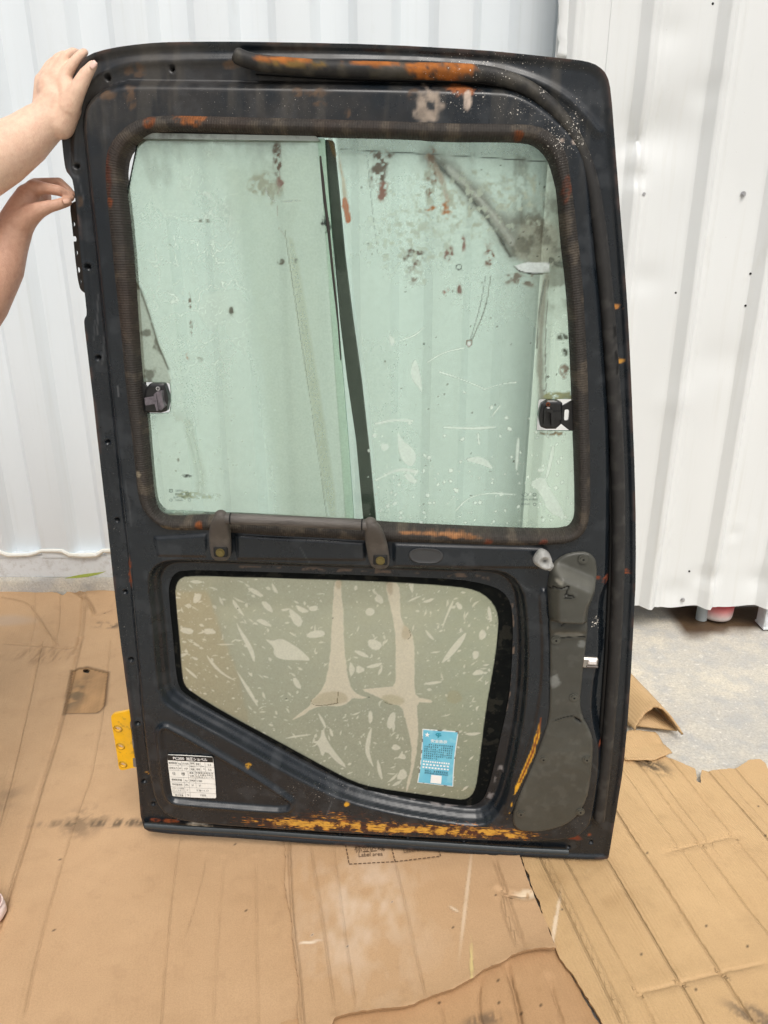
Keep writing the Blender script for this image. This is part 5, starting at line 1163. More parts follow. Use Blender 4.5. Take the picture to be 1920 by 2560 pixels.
for k, (top, mid, foot, bolt) in enumerate((((552, 1286), (549, 1325), (553, 1384), (551, 1381)), ((926, 1304), (938, 1345), (951, 1404), (951, 1401)))):
    mb = MB(); prf = []
    ws = [.078, .074, .060, .046, .040]; sx = [.0110, .0150, .0195, .0200, .0195]; sy = [.0105, .0125, .013, .012, .010]
    pts = [np.array(top)+(0, -2), np.array(top)*.6+np.array(mid)*.4, np.array(mid), np.array(mid)*.45+np.array(foot)*.55, np.array(foot)+(0, 20)]
    if k == 1: pts[1] = pts[1]+(3, 0)
    ringn = 16; vs = []
    for p, w_, a, b in zip(pts, ws, sx, sy):
        c = D(p[0], p[1], w_)
        for j in range(ringn):
            th = 2*math.pi*j/ringn; cs, sn = math.cos(th), math.sin(th); cs = math.copysign(abs(cs)**.7, cs); sn = math.copysign(abs(sn)**.7, sn)
            vs.append((c[0]+a*cs, -w_-b*sn, c[1]))
    mb.add(vs, [(i*ringn+j, (i+1)*ringn+j, (i+1)*ringn+(j+1) % ringn, i*ringn+(j+1) % ringn)[::-1] for i in range(4) for j in range(ringn)]+[tuple(range(ringn))[::-1], tuple(4*ringn+j for j in range(ringn))])
    c = D(top[0], top[1], .075); mb.ball((c[0], -.075, c[1]-.003), .0118, 16, 10, (1, 1, .95))
    bo = mb.build('handle_bracket', M_HAND, grip, sharp=50)
    md = bo.modifiers.new('sub', 'SUBSURF'); md.levels = 1; md.render_levels = 2
    c = D(bolt[0], bolt[1], .060); mb = MB(); mb.box((c[0], -.0560, c[1]), (.0125, .005, .0095), bev=.002); mb.build('bolt_recess', mat_plain('recess_dark', (.008, .008, .007), .8), grip)
    mb = MB(); mb.disc((c[0], -.0625, c[1]), (0, 1, 0), .0062, .004, 6); mb.disc((c[0], -.0612, c[1]), (0, 1, 0), .0080, .002, 18); mb.build('bolt', mat_plain('brass_bolt', srgb(116, 104, 62), .5, .6, .3), grip)
for q_ in (bar[1], bar[-2]):
    mb = MB(); mb.tube([(q_[0]-.0012, q_[1], q_[2]), (q_[0], q_[1], q_[2]), (q_[0]+.0012, q_[1], q_[2])], .0105, 18); mb.build('grip_seam', M_HOLE, grip)
# rubber plug
c = D(1065, 1389, .034); mb = MB(); a_, b_ = .031, .0145; vs = []; N = 40
for (sc_, w_) in ((1, .0335), (1, .0345), (.93, .036), (.86, .0352), (.5, .0356)):
    for j in range(N):
        th = 2*math.pi*j/N; x = math.copysign(abs(math.cos(th))**.62, math.cos(th)); y = math.sin(th); vs.append((c[0]+a_*sc_*x, -w_, c[1]+b_*sc_*y))
mb.add(vs, [(i*N+j, (i+1)*N+j, (i+1)*N+(j+1) % N, i*N+(j+1) % N) for i in range(4) for j in range(N)]+[tuple(4*N+j for j in range(N))]); mb.build('rubber_plug', mat_plain('plug_rubber', srgb(56, 57, 58), .55, 0, .2, 40), door, sharp=60)

# ---- trim cover over the latch with its bulged, torn boot
F = Field(bbox_of(TRIM, .01), .0022, lambda a, b: poly_sdf(a, b, TRIM)); u, v = F.u, F.v; sd = -poly_sdf(u, v, TRIM)
ht = .0315+.0045*shoulder(sd, .004)
yv = lambda y: D(1420, y, .034)[1]
topz = yv(1418)-(u-D(1420, 1418, .034)[0])*.42
bul = sstep(v, yv(1556), yv(1536))*sstep(topz-v, -.004, .020); ht += .033*bul*shoulder(sd, .018)
ht += .004*np.exp(-((v-yv(1570))/.012)**2)-.002*sstep(v, yv(1625), yv(1600))
ht += (fbm(u*16, v*16, 5)-.5)*.004
n = len(u); C = np.zeros((n, 4)); C[:, :3] = srgb(70, 70, 64); C[:, 3] = .42
m1, m2 = fbm(u*10, v*10, 5, 4), fbm(u*60, v*60, 6, 4); put(sstep(m1, .4, .7)*.35, srgb(84, 85, 79)); put(sstep(m2, .58, .7)*.2, srgb(104, 104, 98)); put(sstep(v, yv(1560), yv(1500))*.25, srgb(88, 88, 80)); put(np.exp(-((topz-v-.010)/.010)**2)*.45, srgb(128, 127, 118))  # last one: highlight along the boot's top fold, painted into the colour
def tear(pts, wd, depth=.004, light=True):
    global ht
    d, arc, L = path_dist(u, v, DP(pts, .05 if pts[0][1] < 1540 else .036)); put(sstep(d, wd*1.4, wd*.4), (.006, .006, .005), .8)
    ht = ht-depth*np.exp(-(d/wd)**2)+.0015*np.exp(-((d-wd*2.4)/(wd*1.2))**2)
z4 = lambda pts: [(1320+x*.12056, 1360+y*.12056) for x, y in pts]
tear(z4([(455, 960), (510, 915), (525, 870), (690, 835), (790, 795), (808, 800), (790, 870), (755, 950), (735, 1000), (760, 960), (800, 985), (905, 985)]), .0011); tear(z4([(740, 1030), (820, 1045), (930, 1010)]), .0009, .002); tear(z4([(690, 1690), (770, 1630), (860, 1600), (950, 1590), (1060, 1600), (1150, 1600)]), .0009, .003)
z6 = lambda pts: [(1280+x*.3526, 1340+y*.3526) for x, y in pts]
d, _, _ = path_dist(u, v, DP(z6([(320, 700), (400, 700), (490, 702)]), .036)); put(sstep(d+(m2-.5)*.008, .006, .002)*.6, srgb(128, 126, 116)); tear(z6([(285, 742), (330, 730), (410, 718), (515, 716)]), .0009, .002)
d = poly_sdf(u, v, DP(z6([(436, 1272), (446, 1288), (480, 1305), (495, 1325), (478, 1322), (450, 1304)]), .036)); put(sstep(d, .0012, -.0008), (.004, .004, .004), .8); ht = ht-.006*sstep(d, .001, -.002); tear(z6([(300, 1310), (360, 1290), (436, 1274)]), .0008, .0015)
blob(1383, 1695, 16, 20, srgb(120, 122, 118), .6, 7, 50, .4); blob(1450, 1600, 12, 10, srgb(112, 114, 110), .6, 8, 50, .45); blob(1388, 1430, 14, 9, srgb(140, 138, 128), .6, 9, 60, .42)
F_tr = F; trim = F.build('trim_cover', ht, back=.027, mat=mat_attr('olive_grey_plastic', .2, 50, 200, .2, .0012, .4), parent=door, col=C); trim['label'] = 'olive grey plastic trim cover with a bulged torn boot'
M_TSC = mat_plain('trim_screw', srgb(84, 84, 77), .38, .3, .2)
for (x, y) in ((505, 165), (312, 738), (440, 1145), (222, 1582), (530, 1585), (63, 1970), (485, 1955)):
    px, py = z6([(x, y)])[0]; c = D(px, py, .036); mb = MB(); mb.disc((c[0], -.036, c[1]), (0, 1, 0), .0085, .0022, 20); mb.disc((c[0], -.038, c[1]), (0, 1, 0), .0055, .0025, 16)
    sc_ = mb.build('screw', M_TSC, trim); mb = MB(); mb.disc((c[0], -.0394, c[1]), (0, 1, 0), .002, .0006, 10); mb.build('screw_socket', M_HOLE, trim)
# inner release lever, grey cast metal
F = Field(bbox_of(DP([(1325, 1365), (1400, 1440)], .06), .02), .0014, lambda a, b: poly_sdf(a, b, DP(chaikin([(1333, 1402), (1345, 1382), (1356, 1376), (1372, 1383), (1380, 1397), (1381, 1410), (1388, 1417), (1376, 1432), (1369, 1427), (1364, 1428), (1346, 1418), (1335, 1411)], 2), .06)))
u, v = F.u, F.v; c = D(1357, 1398, .06); rr_ = np.hypot(u-c[0], v-c[1]); e = D(1362, 1404, .06); dd_ = np.hypot(u-e[0], v-e[1])
sdl = -poly_sdf(u, v, DP(chaikin([(1333, 1402), (1345, 1382), (1356, 1376), (1372, 1383), (1380, 1397), (1381, 1410), (1388, 1417), (1376, 1432), (1369, 1427), (1364, 1428), (1346, 1418), (1335, 1411)], 2), .06))
hl = .056+.008*shoulder(sdl, .008)-.006*np.exp(-(dd_/.006)**2)+.003*np.exp(-((dd_-.012)/.004)**2)
n = len(u); C = np.zeros((n, 4)); C[:, :3] = srgb(168, 168, 164); C[:, 3] = .5; m2 = fbm(u*60, v*60, 6, 4); put(sstep(m2, .5, .65)*.4, srgb(130, 130, 126)); put(np.exp(-(dd_/.0035)**2), srgb(60, 60, 58))
F.build('release_lever', hl, back=.048, mat=mat_attr('cast_grey_metal', .2, 60, 200, .2), parent=door, col=C)
# latch striker showing in the gap of the raised strip
c = D(1474, 1655, .03); mb = MB(); mb.box((c[0], -.024, c[1]), (.015, .012, .011), bev=.003); latch = mb.build('latch', mat_plain('bare_latch_metal', srgb(170, 166, 160), .35, .8, .25, 60, dirt=srgb(90, 70, 60), dscale=60, damt=.6), door)
mb = MB(); mb.box((c[0]+.003, -.034, c[1]+.004), (.008, .006, .005), bev=.002); mb.build('latch_tongue', mat_plain('bright_latch', srgb(226, 220, 216), .4, .2, .1), latch)
mb = MB(); mb.box((c[0]+.004, -.0345, c[1]-.006), (.011, .004, .002), bev=.001); mb.build('latch_slot', mat_plain('latch_shadow', srgb(96, 90, 86), .5, .5), latch)

# ---- window catches
M_CATCH = mat_plain('black_catch', srgb(26, 27, 28), .3, .1, .25, 80, spec=.6)
M_CGREY = mat_plain('worn_catch', srgb(112, 106, 112), .4, .3, .5, 160, dirt=srgb(16, 16, 16), dscale=110, damt=.9)
def catch(pl, hook, knob, slot, scr, w, right):
    Fc = Field(bbox_of(DP(pl, w+.012), .004), .0014, lambda a, b: poly_sdf(a, b, DP(chaikin(pl, 1), w+.012)))
    o = Fc.build('window_catch', w+.012+.0025*shoulder(-poly_sdf(Fc.u, Fc.v, DP(chaikin(pl, 1), w+.012)), .006), back=w-.001, mat=M_CATCH, parent=door)
    Fh = Field(bbox_of(DP(hook, w+.008), .004), .0014, lambda a, b: np.maximum(poly_sdf(a, b, DP(hook, w+.008)), -poly_sdf(a, b, DP(chaikin(slot, 2), w+.008))))
    Fh.build('catch_keeper', w+.008, back=w+.003, mat=M_CATCH, parent=o)
    for (q_, w0, w1, mt, nm) in knob:
        Fk = Field(bbox_of(DP(q_, w+w1), .004), .0014, lambda a, b: poly_sdf(a, b, DP(q_, w+w1))); Fk.build(nm, w+w1, back=w+w0, mat=mt, parent=o)
    c = D(*scr, w+.015); mb = MB(); mb.disc((c[0], -(w+.0155), c[1]), (0, 1, 0), .0036, .002, 16); mb.build('screw', M_SCREW if not right else mat_plain('rusty_screw', srgb(120, 62, 26), .8, .2, .3), o)
    mb = MB(); mb.box((c[0], -(w+.0168), c[1]), (.0022, .0003, .0005)); mb.box((c[0], -(w+.0172), c[1]), (.0005, .0003, .0022)); mb.build('screw_cross', M_HOLE, o)
z2 = lambda pts: [(340+x*.07233, 930+y*.07233) for x, y in pts]; z3 = lambda pts: [(1320+x*.09042, 970+y*.09042) for x, y in pts]
catch(z2([(330, 400), (940, 390), (1010, 480), (1130, 900), (1090, 1180), (1050, 1410), (330, 1400), (240, 1300)]), z2([(100, 360), (240, 390), (540, 640), (550, 850), (520, 1000), (240, 1200), (130, 1300)]),
      [(z2([(690, 690), (880, 660), (930, 1060), (990, 1200), (860, 1330), (780, 1290), (730, 900)]), .012, .026, M_CGREY, 'catch_thumb'), (z2([(610, 780), (690, 700), (770, 1340), (710, 1350), (640, 1100)]), .012, .022, M_CGREY, 'catch_rib'), (z2([(290, 900), (640, 840), (670, 1100), (320, 1160)]), .008, .020, M_CGREY, 'catch_arm')],
      z2([(290, 760), (430, 750), (450, 880), (310, 900)]), z2([(765, 570)])[0], WGL, False)
catch(z3([(400, 345), (950, 345), (950, 600), (900, 1130), (360, 1130), (310, 900), (290, 720)]), z3([(940, 500), (1230, 340), (1260, 340), (1310, 1180), (1150, 1180), (905, 985)]),
      [(z3([(460, 560), (640, 590), (720, 660), (710, 1050), (650, 1070), (640, 700), (490, 620), (480, 1060), (440, 1040)]), .012, .026, M_CATCH, 'catch_thumb'), (z3([(720, 650), (920, 660), (910, 880), (720, 900)]), .010, .018, M_CATCH, 'catch_arm'), (z3([(520, 530), (610, 540), (600, 575), (525, 565)]), .024, .0275, mat_plain('bare_edge', srgb(190, 190, 192), .4, .5), 'catch_edge')],
      z3([(1010, 610), (1040, 595), (1110, 595), (1145, 620), (1125, 880), (1095, 905), (1020, 905), (995, 880)]), z3([(555, 450)])[0], WGR, True)

# ---- hinges
YH = z8 = lambda pts: [(240+x*.09943, 1740+y*.09943) for x, y in pts]
hp = z8([(350, 560), (380, 510), (450, 470), (640, 430), (830, 370), (900, 380), (900, 600), (855, 650), (850, 750), (882, 850), (920, 1250), (950, 1400), (962, 1500), (980, 1650), (972, 1760), (1015, 1790), (850, 1830), (680, 1890), (600, 1890), (550, 1850), (535, 1700), (440, 1100), (380, 800)])
hh_ = [((540, 845), 102, 78), ((605, 1290), 100, 78), ((668, 1745), 95, 75)]
WH = -.008
def hsdf(a, b):
    d = poly_sdf(a, b, DP(chaikin(hp, 1), WH))
    for (c_, rx, ry) in hh_:
        p = D(*z8([c_])[0], WH); d = np.maximum(d, -(np.hypot(a-p[0], (b-p[1])*rx/ry)-rx*1.0*.09943*PXM))
    return d
F = Field(bbox_of(DP(hp, WH), .006), .0013, hsdf); u, v = F.u, F.v; xe_ = D(330, 1850, WH)[0]
hz = WH-(xe_-u)*.12
n = len(u); C = np.zeros((n, 4)); C[:, :3] = srgb(242, 184, 22); C[:, 3] = .34; m1, m2 = fbm(u*25, v*25, 5), fbm(u*110, v*110, 6); put(sstep(m2, .66, .74)*.45, srgb(140, 108, 50), .7); put(sstep(m1, .55, .75)*.3, srgb(206, 160, 64), .5)
for (c_, rx, ry) in hh_:
    p = D(*z8([c_])[0], WH); e = np.hypot(u-p[0], (v-p[1])*rx/ry)-rx*1.25*.09943*PXM; put(np.exp(-(e/.0011)**2)*.9, srgb(84, 66, 24), .7); hz = hz+.0022*sstep(e, .001, -.001)
hinge = F.build('lower_hinge', hz, back=hz-.007, mat=mat_attr('yellow_paint', .12, 60, 200, .1, .001, .5), parent=door, col=C); hinge['label'] = 'yellow painted lower hinge plate with three bolt holes'
mb = MB(); a, b = D(331, 1798, WH), D(338, 1918, WH); mb.tube([(a[0]+(b[0]-a[0])*t_, .018, a[1]+(b[1]-a[1])*t_) for t_ in np.linspace(0, 1, 8)], .008, 14); 
mb.build('hinge_pin', mat_plain('grey_hinge_steel', srgb(150, 146, 142), .5, .4, .2, 60, dirt=srgb(70, 50, 40), dscale=40, damt=.6), hinge)
for t_ in (.1, .5, .9):
    mb = MB(); q_ = (a[0]+(b[0]-a[0])*t_, .018, a[1]+(b[1]-a[1])*t_); mb.disc(q_, (b[0]-a[0], 0, b[1]-a[1]), .0105, .022, 16); mb.build('hinge_knuckle', mat_plain('hinge_knuckle_steel', srgb(128, 124, 122), .5, .4), hinge)
bp = [(169, 512), (178, 506), (196, 500), (202, 560), (212, 650), (222, 738), (208, 731), (200, 727), (194, 718), (188, 690), (182, 640), (176, 570)]
bh = [((181, 560), 3.4, 6), ((183, 597), 5, 6.5), ((188, 632), 3.4, 6), ((192, 675), 5, 7), ((199, 704), 2.6, 6)]
def bsdf_(a, b):
    d = poly_sdf(a, b, DP(chaikin(bp, 1), -.012))
    for (c_, rx, ry) in bh:
        p = D(*c_, -.012); d = np.maximum(d, -(np.hypot((a-p[0])*ry/rx, b-p[1])-ry*PXM))
    return d
F = Field(bbox_of(DP(bp, -.012), .006), .0013, bsdf_); xb = D(205, 640, -.012)[0]
up_h = F.build('upper_hinge', -.012-np.maximum(0, xb-F.u)*.5, back=-.018-np.maximum(0, xb-F.u)*.5, mat=mat_attr('black_hinge_paint', .3, 80, 200, .2), parent=door, col=(*srgb(38, 37, 34), .5)); up_h['label'] = 'black upper hinge plate with a row of holes'

# ---- stickers
def quadmap(TL, TR, BR, BL, w):
    q = [np.array(D(*p, w)) for p in (TL, TR, BR, BL)]
    return lambda s_, t_: (q[0]*(1-s_)+q[1]*s_)*(1-t_)+(q[3]*(1-s_)+q[2]*s_)*t_
class Print:
    def __init__(s, qm, w): s.q, s.w, s.mb = qm, w, MB()
    def rect(s, s0, t0, s1, t1, k=0):
        pts = [s.q(s0, t1), s.q(s1, t1), s.q(s1, t0), s.q(s0, t0)]; s.mb.add([(p[0], -s.w-k, p[1]) for p in pts], [(0, 1, 2, 3)])
    def text(s, body, s0, s1, t0, t1, fit=True, mirror=False, bold=0.0):
        v_, f_ = text_mesh(body, bold)
        if not len(v_): return
        x0, x1, y0, y1 = v_[:, 0].min(), v_[:, 0].max(), v_[:, 1].min(), v_[:, 1].max()
        vs = []
        for x, y in v_:
            a = (x-x0)/(x1-x0+1e-9); a = 1-a if mirror else a; p = s.q(s0+(s1-s0)*a, t1+(t0-t1)*(y-y0)/(y1-y0+1e-9)); vs.append((p[0], -s.w, p[1]))
        s.mb.add(vs, [f[::-1] if mirror else f for f in f_])
    def build(s, name, mat, parent): return s.mb.build(name, mat, parent, smooth=False)
M_PBLK = mat_plain('print_black', (.012, .012, .012), .5); M_PWHT = mat_plain('print_white', srgb(240, 240, 238), .5, var=.03); M_PGRY = mat_plain('print_grey', srgb(96, 96, 96), .5)
WS = .0285
spq = ((417, 1886), (533, 1892), (541.5, 1996.5), (430, 1991))
qm = quadmap(*spq, WS); ring_ = chaikin([qm(.0, .03), qm(.04, 0), qm(.96, 0), qm(1, .03), qm(1, .97), qm(.96, 1), qm(.04, 1), qm(0, .97)], 1)
F = Field(bbox_of(ring_, .004), .0014, lambda a, b: poly_sdf(a, b, ring_)); st = F.build('specification_sticker', WS, back=WS-.0012, mat=mat_plain('sticker_white', srgb(236, 236, 230), .4, var=.03, vscale=40, dirt=srgb(200, 196, 184), dscale=30, damt=.3), parent=door)
st['label'] = 'white specification sticker with black heading and a ruled table'
p = Print(qm, WS+.0004); p.rect(.01, .01, .99, .132); p.build('sticker_heading', M_PBLK, st)
p = Print(qm, WS+.0010); p.text('PC200', .13, .37, .042, .102, bold=.02); p.text('油圧ショベル', .41, .87, .030, .112, bold=.02); p.build('heading_lettering', M_PWHT, st)
p = Print(qm, WS+.0005)
rows = [.132, .245, .365, .525, .645, .76, .875, .995]
for t_ in rows[1:-1]:
    a_, b_ = (0, 1)
    p.rect(a_, t_-.002, b_, t_+.002)
for (s_, t0, t1) in ((.22, .132, .365), (.30, .132, .365), (.47, .132, .365), (.585, .132, .365), (.71, .132, .365), (.81, .132, .365), (.42, .365, .525), (.565, .365, .525), (.31, .525, .995), (.42, .525, .995), (.57, .525, .76)): p.rect(s_-.002, t0, s_+.002, t1)
p.build('table_rules', M_PGRY, st)
p = Print(qm, WS+.0006)
for (b_, s0, s1, t0, t1) in (('機械質量', .02, .20, .165, .215), ('kg', .235, .285, .18, .225), ('15100', .32, .45, .17, .215), ('最高', .49, .57, .15, .20), ('前進', .61, .69, .16, .215), ('km', .73, .78, .215, .245), ('h', .77, .79, .275, .31), ('5.5', .87, .94, .17, .215),
                             ('定格出力', .02, .20, .285, .335), ('kW', .235, .285, .29, .33), ('107', .35, .43, .29, .33), ('走行', .49, .57, .225, .27), ('速度', .49, .57, .29, .34), ('後進', .61, .69, .285, .335), ('5.5', .87, .94, .285, .33),
                             ('仕', .07, .15, .40, .475), ('様', .27, .35, .40, .475), ('標準', .45, .54, .385, .43), ('仕様', .45, .54, .455, .50), ('労働安全衛生法', .58, .97, .375, .415), ('による最も不利な', .58, .97, .425, .465), ('仕様(含ブレーカ)', .58, .97, .475, .515),
                             ('機械総質量', .04, .27, .56, .61), ('kg', .34, .39, .575, .615), ('20400', .435, .56, .565, .61), ('21300', .59, .71, .565, .61), ('平均接地圧', .04, .27, .675, .725), ('kPa', .335, .40, .68, .72), ('37', .47, .52, .68, .72), ('37', .63, .68, .68, .72),
                             ('バケット容量', .03, .29, .775, .81), ('(バックホー)', .03, .29, .825, .86), ('m³', .35, .385, .80, .84), ('0.36～1.17', .57, .84, .795, .84), ('ブレーカユニット', .03, .29, .885, .92), ('最大質量', .08, .26, .935, .98), ('kg', .345, .395, .92, .96), ('1550', .65, .77, .91, .955)):
    p.text(b_, s0, s1, t0, t1)
p.build('table_lettering', M_PBLK, st)
WB = WLG+.0012
bq = ((1056, 1822), (1147, 1829), (1133, 1967), (1043, 1957)); qm = quadmap(*bq, WB)
def wav(s_, t_): q_ = qm(s_, t_); return q_+np.array((.0022*math.sin(t_*math.pi)*(-1 if s_ > .5 else 1)*abs(s_-.5)*2, .0))
ring_ = np.array([wav(s_, 0) for s_ in np.linspace(0, 1, 8)]+[wav(1, t_) for t_ in np.linspace(.1, 1, 10)]+[wav(s_, 1) for s_ in np.linspace(.9, 0, 8)]+[wav(0, t_) for t_ in np.linspace(.9, .1, 9)])
F = Field(bbox_of(ring_, .004), .0012, lambda a, b: poly_sdf(a, b, ring_)); sdb = -poly_sdf(F.u, F.v, ring_); n = len(F.u); u, v = F.u, F.v; C = np.zeros((n, 4)); C[:, :3] = srgb(118, 198, 222); C[:, 3] = .4
put(sstep(fbm(u*30, v*30, 4), .4, .65)*.5, srgb(96, 180, 212)); put(sstep(fbm(u*70, v*70, 5), .6, .7)*.3, srgb(170, 222, 232)); put(sstep(sdb, .0024, .0012), srgb(226, 228, 224)); put(sstep(fbm(u*120, v*120, 6), .6, .66)*sstep(sdb, .003, .001), srgb(110, 92, 76), .8)
bs = F.build('blue_sticker', WB+.0004*sstep(sdb, 0, .003), back=WB-.0004, mat=mat_attr('sticker_blue', .08, 60, 200, .05), parent=door, col=C); bs['label'] = 'light blue notice sticker with small print on the lower pane'
p = Print(wav, WB+.0011); p.text('安全告示', .25, .72, .165, .225, bold=.02)
star = [(.14+.075*(1 if k % 2 == 0 else .42)*math.sin(math.pi*k/5), .095-.048*(1 if k % 2 == 0 else .42)*math.cos(math.pi*k/5)) for k in range(10)]
vs = [(*wav(.14, .095),)]+[tuple(wav(*q_)) for q_ in star]; p.mb.add([(a, -p.w, b) for a, b in vs], [(0, 1+(k+1) % 10, 1+k) for k in range(10)])
rs = np.random.RandomState(3)
for (t0, ncol) in ((.565, 12), (.62, 8), (.675, 9)):
    for k in range(ncol): s0 = .08+.80*k/ncol; p.rect(s0, t0, s0+.8/ncol*.62, t0+.028)
p.rect(.36, .815, .66, .965)
p.build('white_lettering', M_PWHT, bs)
p = Print(wav, WB+.0013)
for r_ in range(7):
    t0 = .255+r_*.041
    for k in range(14):
        if (r_ == 0 and k < 2) or (r_ == 6 and k > 6): continue
        s0 = .08+.84*k/14
        for (a, b, c_, d_) in ((0, 0, 1, .22), (.38, .1, .6, 1), (0, .45, .9, .62), (.05, .8, .95, .98)):
            if rs.rand() > .25: p.rect(s0+a*.04, t0+b*.024, s0+c_*.04, t0+d_*.024)
p.text('联系人:', .16, .36, .728, .765); p.text('联系电话:18979770545', .16, .84, .772, .806)
for k in range(7): 
    s0 = .42+.42*k/7; p.rect(s0, .734, s0+.042, .741); p.rect(s0+.015, .734, s0+.024, .762); p.rect(s0, .755, s0+.04, .762)
p.build('small_print', mat_plain('print_navy', srgb(30, 60, 84), .5), bs)
p = Print(wav, WB+.0011); c0_ = np.array((.46, .085))
p.mb.tube([(lambda q_: (q_[0], -p.w, q_[1]))(wav(.46+.075*math.cos(a), .075+.022*math.sin(a))) for a in np.linspace(.4, 5.6, 24)], .0008, 6); p.mb.tube([(lambda q_: (q_[0], -p.w, q_[1]))(wav(.44+.03*math.sin(t_*3), .05+.08*t_)) for t_ in np.linspace(0, 1, 10)], .0009, 6)
p.build('sticker_emblem', mat_plain('print_teal', srgb(22, 140, 156), .5), bs)
# etched maker's stamps in the window panes, seen from behind so mirrored
for (qd, w_, items, circ, par_) in ((((420, 1222), (482, 1222), (482, 1252), (420, 1252)), WGL+.0006, (('TYG', .04, .20, .02, .30), ('TEMPERED', .30, .62, .08, .24), ('DOT-194 AS2', .28, .62, .36, .52), ('M12 7 M-50', .22, .66, .64, .80), ('43R-000271', .28, .60, .88, 1.04)), ((.12, .16, .13), (.12, .94, .10), (.78, .40, .12), (.86, .94, .10)), lp),
                                    (((1300, 1232), (1345, 1232), (1345, 1266), (1300, 1266)), WGR+.0006, (('CCC', .70, .92, .06, .22), ('E000218 SAFETY', .04, .96, .42, .56), ('43R-002341', .04, .58, .76, .90)), ((.80, .14, .18), (.82, .84, .15)), rp)):
    qm = quadmap(*qd, w_); p = Print(qm, w_)
    for (b_, s0, s1, t0, t1) in items: p.text(b_, s0, s1, t0, t1, mirror=True)
    for (s_, t_, r_) in circ:
        c = qm(s_, t_); rr2 = r_*.7*(qm(1, 0)[0]-qm(0, 0)[0])*.75; p.mb.tube([(c[0]+rr2*math.cos(a), -w_, c[1]+rr2*math.sin(a)) for a in np.linspace(0, 2*math.pi, 25)], .00035, 5)
    if par_ is rp: c = qm(.28, .14); p.mb.tube([(c[0]+.006*math.cos(a), -w_, c[1]+.004*math.sin(a)) for a in np.linspace(0, 2*math.pi, 5)], .0004, 5)
    p.build('etched_stamp', mat_plain('etch_grey', srgb(66, 84, 76), .6), par_)
# ================================================================== THE TWO PEOPLE HOLDING THE DOOR (only forearms, hands and a shoe in view)
def skin_mat(name, c0, c1, c2):
    t = NT(name); c = t.mix(t.noise(14, 5, .6), c0, c1); c = t.mix(t.ramp(t.noise(55, 5, .65), [(.5, 0.0), (.75, .45)]), c, c2)
    vo = t.n('TexVoronoi'); vo.feature = 'DISTANCE_TO_EDGE'; vo.inputs['Scale'].default_value = 420; t.l(t.coord(), vo.inputs['Vector'])
    c = t.mix(t.ramp(t.noise(130, 5, .7), [(.35, .25), (.6, 0.0)]), c, tuple(x*.8 for x in c2))
    b = t.bump(t.noise(60, 6, .65), .35, .004, t.bump(t.ramp(vo.outputs['Distance'], [(0, 0.0), (.12, 1.0)]), .25, .0008))
    p = t.bsdf(c, .5, 0, b, .45); p.inputs['Subsurface Weight'].default_value = .06; p.inputs['Subsurface Radius'].default_value = (.01, .004, .002); return t.m
def pix_r(p, r): return r*float(np.dot(np.asarray(p)-CAMP, F_AX))/FPX
class Flesh:
    def __init__(s): s.mb = MB()
    def chain(s, pts, n=14):
        for (a, ra), (b, rb) in zip(pts[:-1], pts[1:]): s.mb.capsule(a, ra, b, rb, n)
    def finish(s, name, base, mat, parent, voxel, smooth, tagl=None):
        V = np.array(s.mb.v)-np.asarray(base); me = mesh_np(name, V, s.mb.f)
        o = link(name, me, mat, parent)
        r = o.modifiers.new('remesh', 'REMESH'); r.mode = 'VOXEL'; r.voxel_size = voxel; r.use_smooth_shade = True
        m = o.modifiers.new('smooth', 'SMOOTH'); m.factor = .5; m.iterations = smooth
        dg = bpy.context.evaluated_depsgraph_get(); nm = bpy.data.meshes.new_from_object(o.evaluated_get(dg))
        o.modifiers.clear(); o.data = nm; nm.name = name
        if not nm.materials: nm.materials.append(mat)
        nm.polygons.foreach_set('use_smooth', [True]*len(nm.polygons)); return o
def H(px, py, w, r):
    p = DW(px, py, w); return (p, pix_r(p, r))
def nail(parent, base, p, axis, nrm, L, W, mat):
    """a small curved plate set on the finger tip"""
    a = np.asarray(axis)/np.linalg.norm(axis); nn = np.asarray(nrm)-a*np.dot(nrm, a); nn /= np.linalg.norm(nn); b = np.cross(nn, a); vs = []
    for i in range(7):
        q = i/6*2-1
        for j in range(7):
            s = j/6*2-1; k = 1-.35*max(0, abs(q))**3; vs.append(np.asarray(p)-np.asarray(base)+a*q*L/2+b*s*W/2*k-nn*(.22*W*s*s+.10*L*max(0, q)**2))
    me = mesh_np('fingernail', vs, [(i*7+j, i*7+j+1, (i+1)*7+j+1, (i+1)*7+j) for i in range(6) for j in range(6)])
    o = link('fingernail', me, mat, parent); sm = o.modifiers.new('t', 'SOLIDIFY'); sm.thickness = .0006; return o
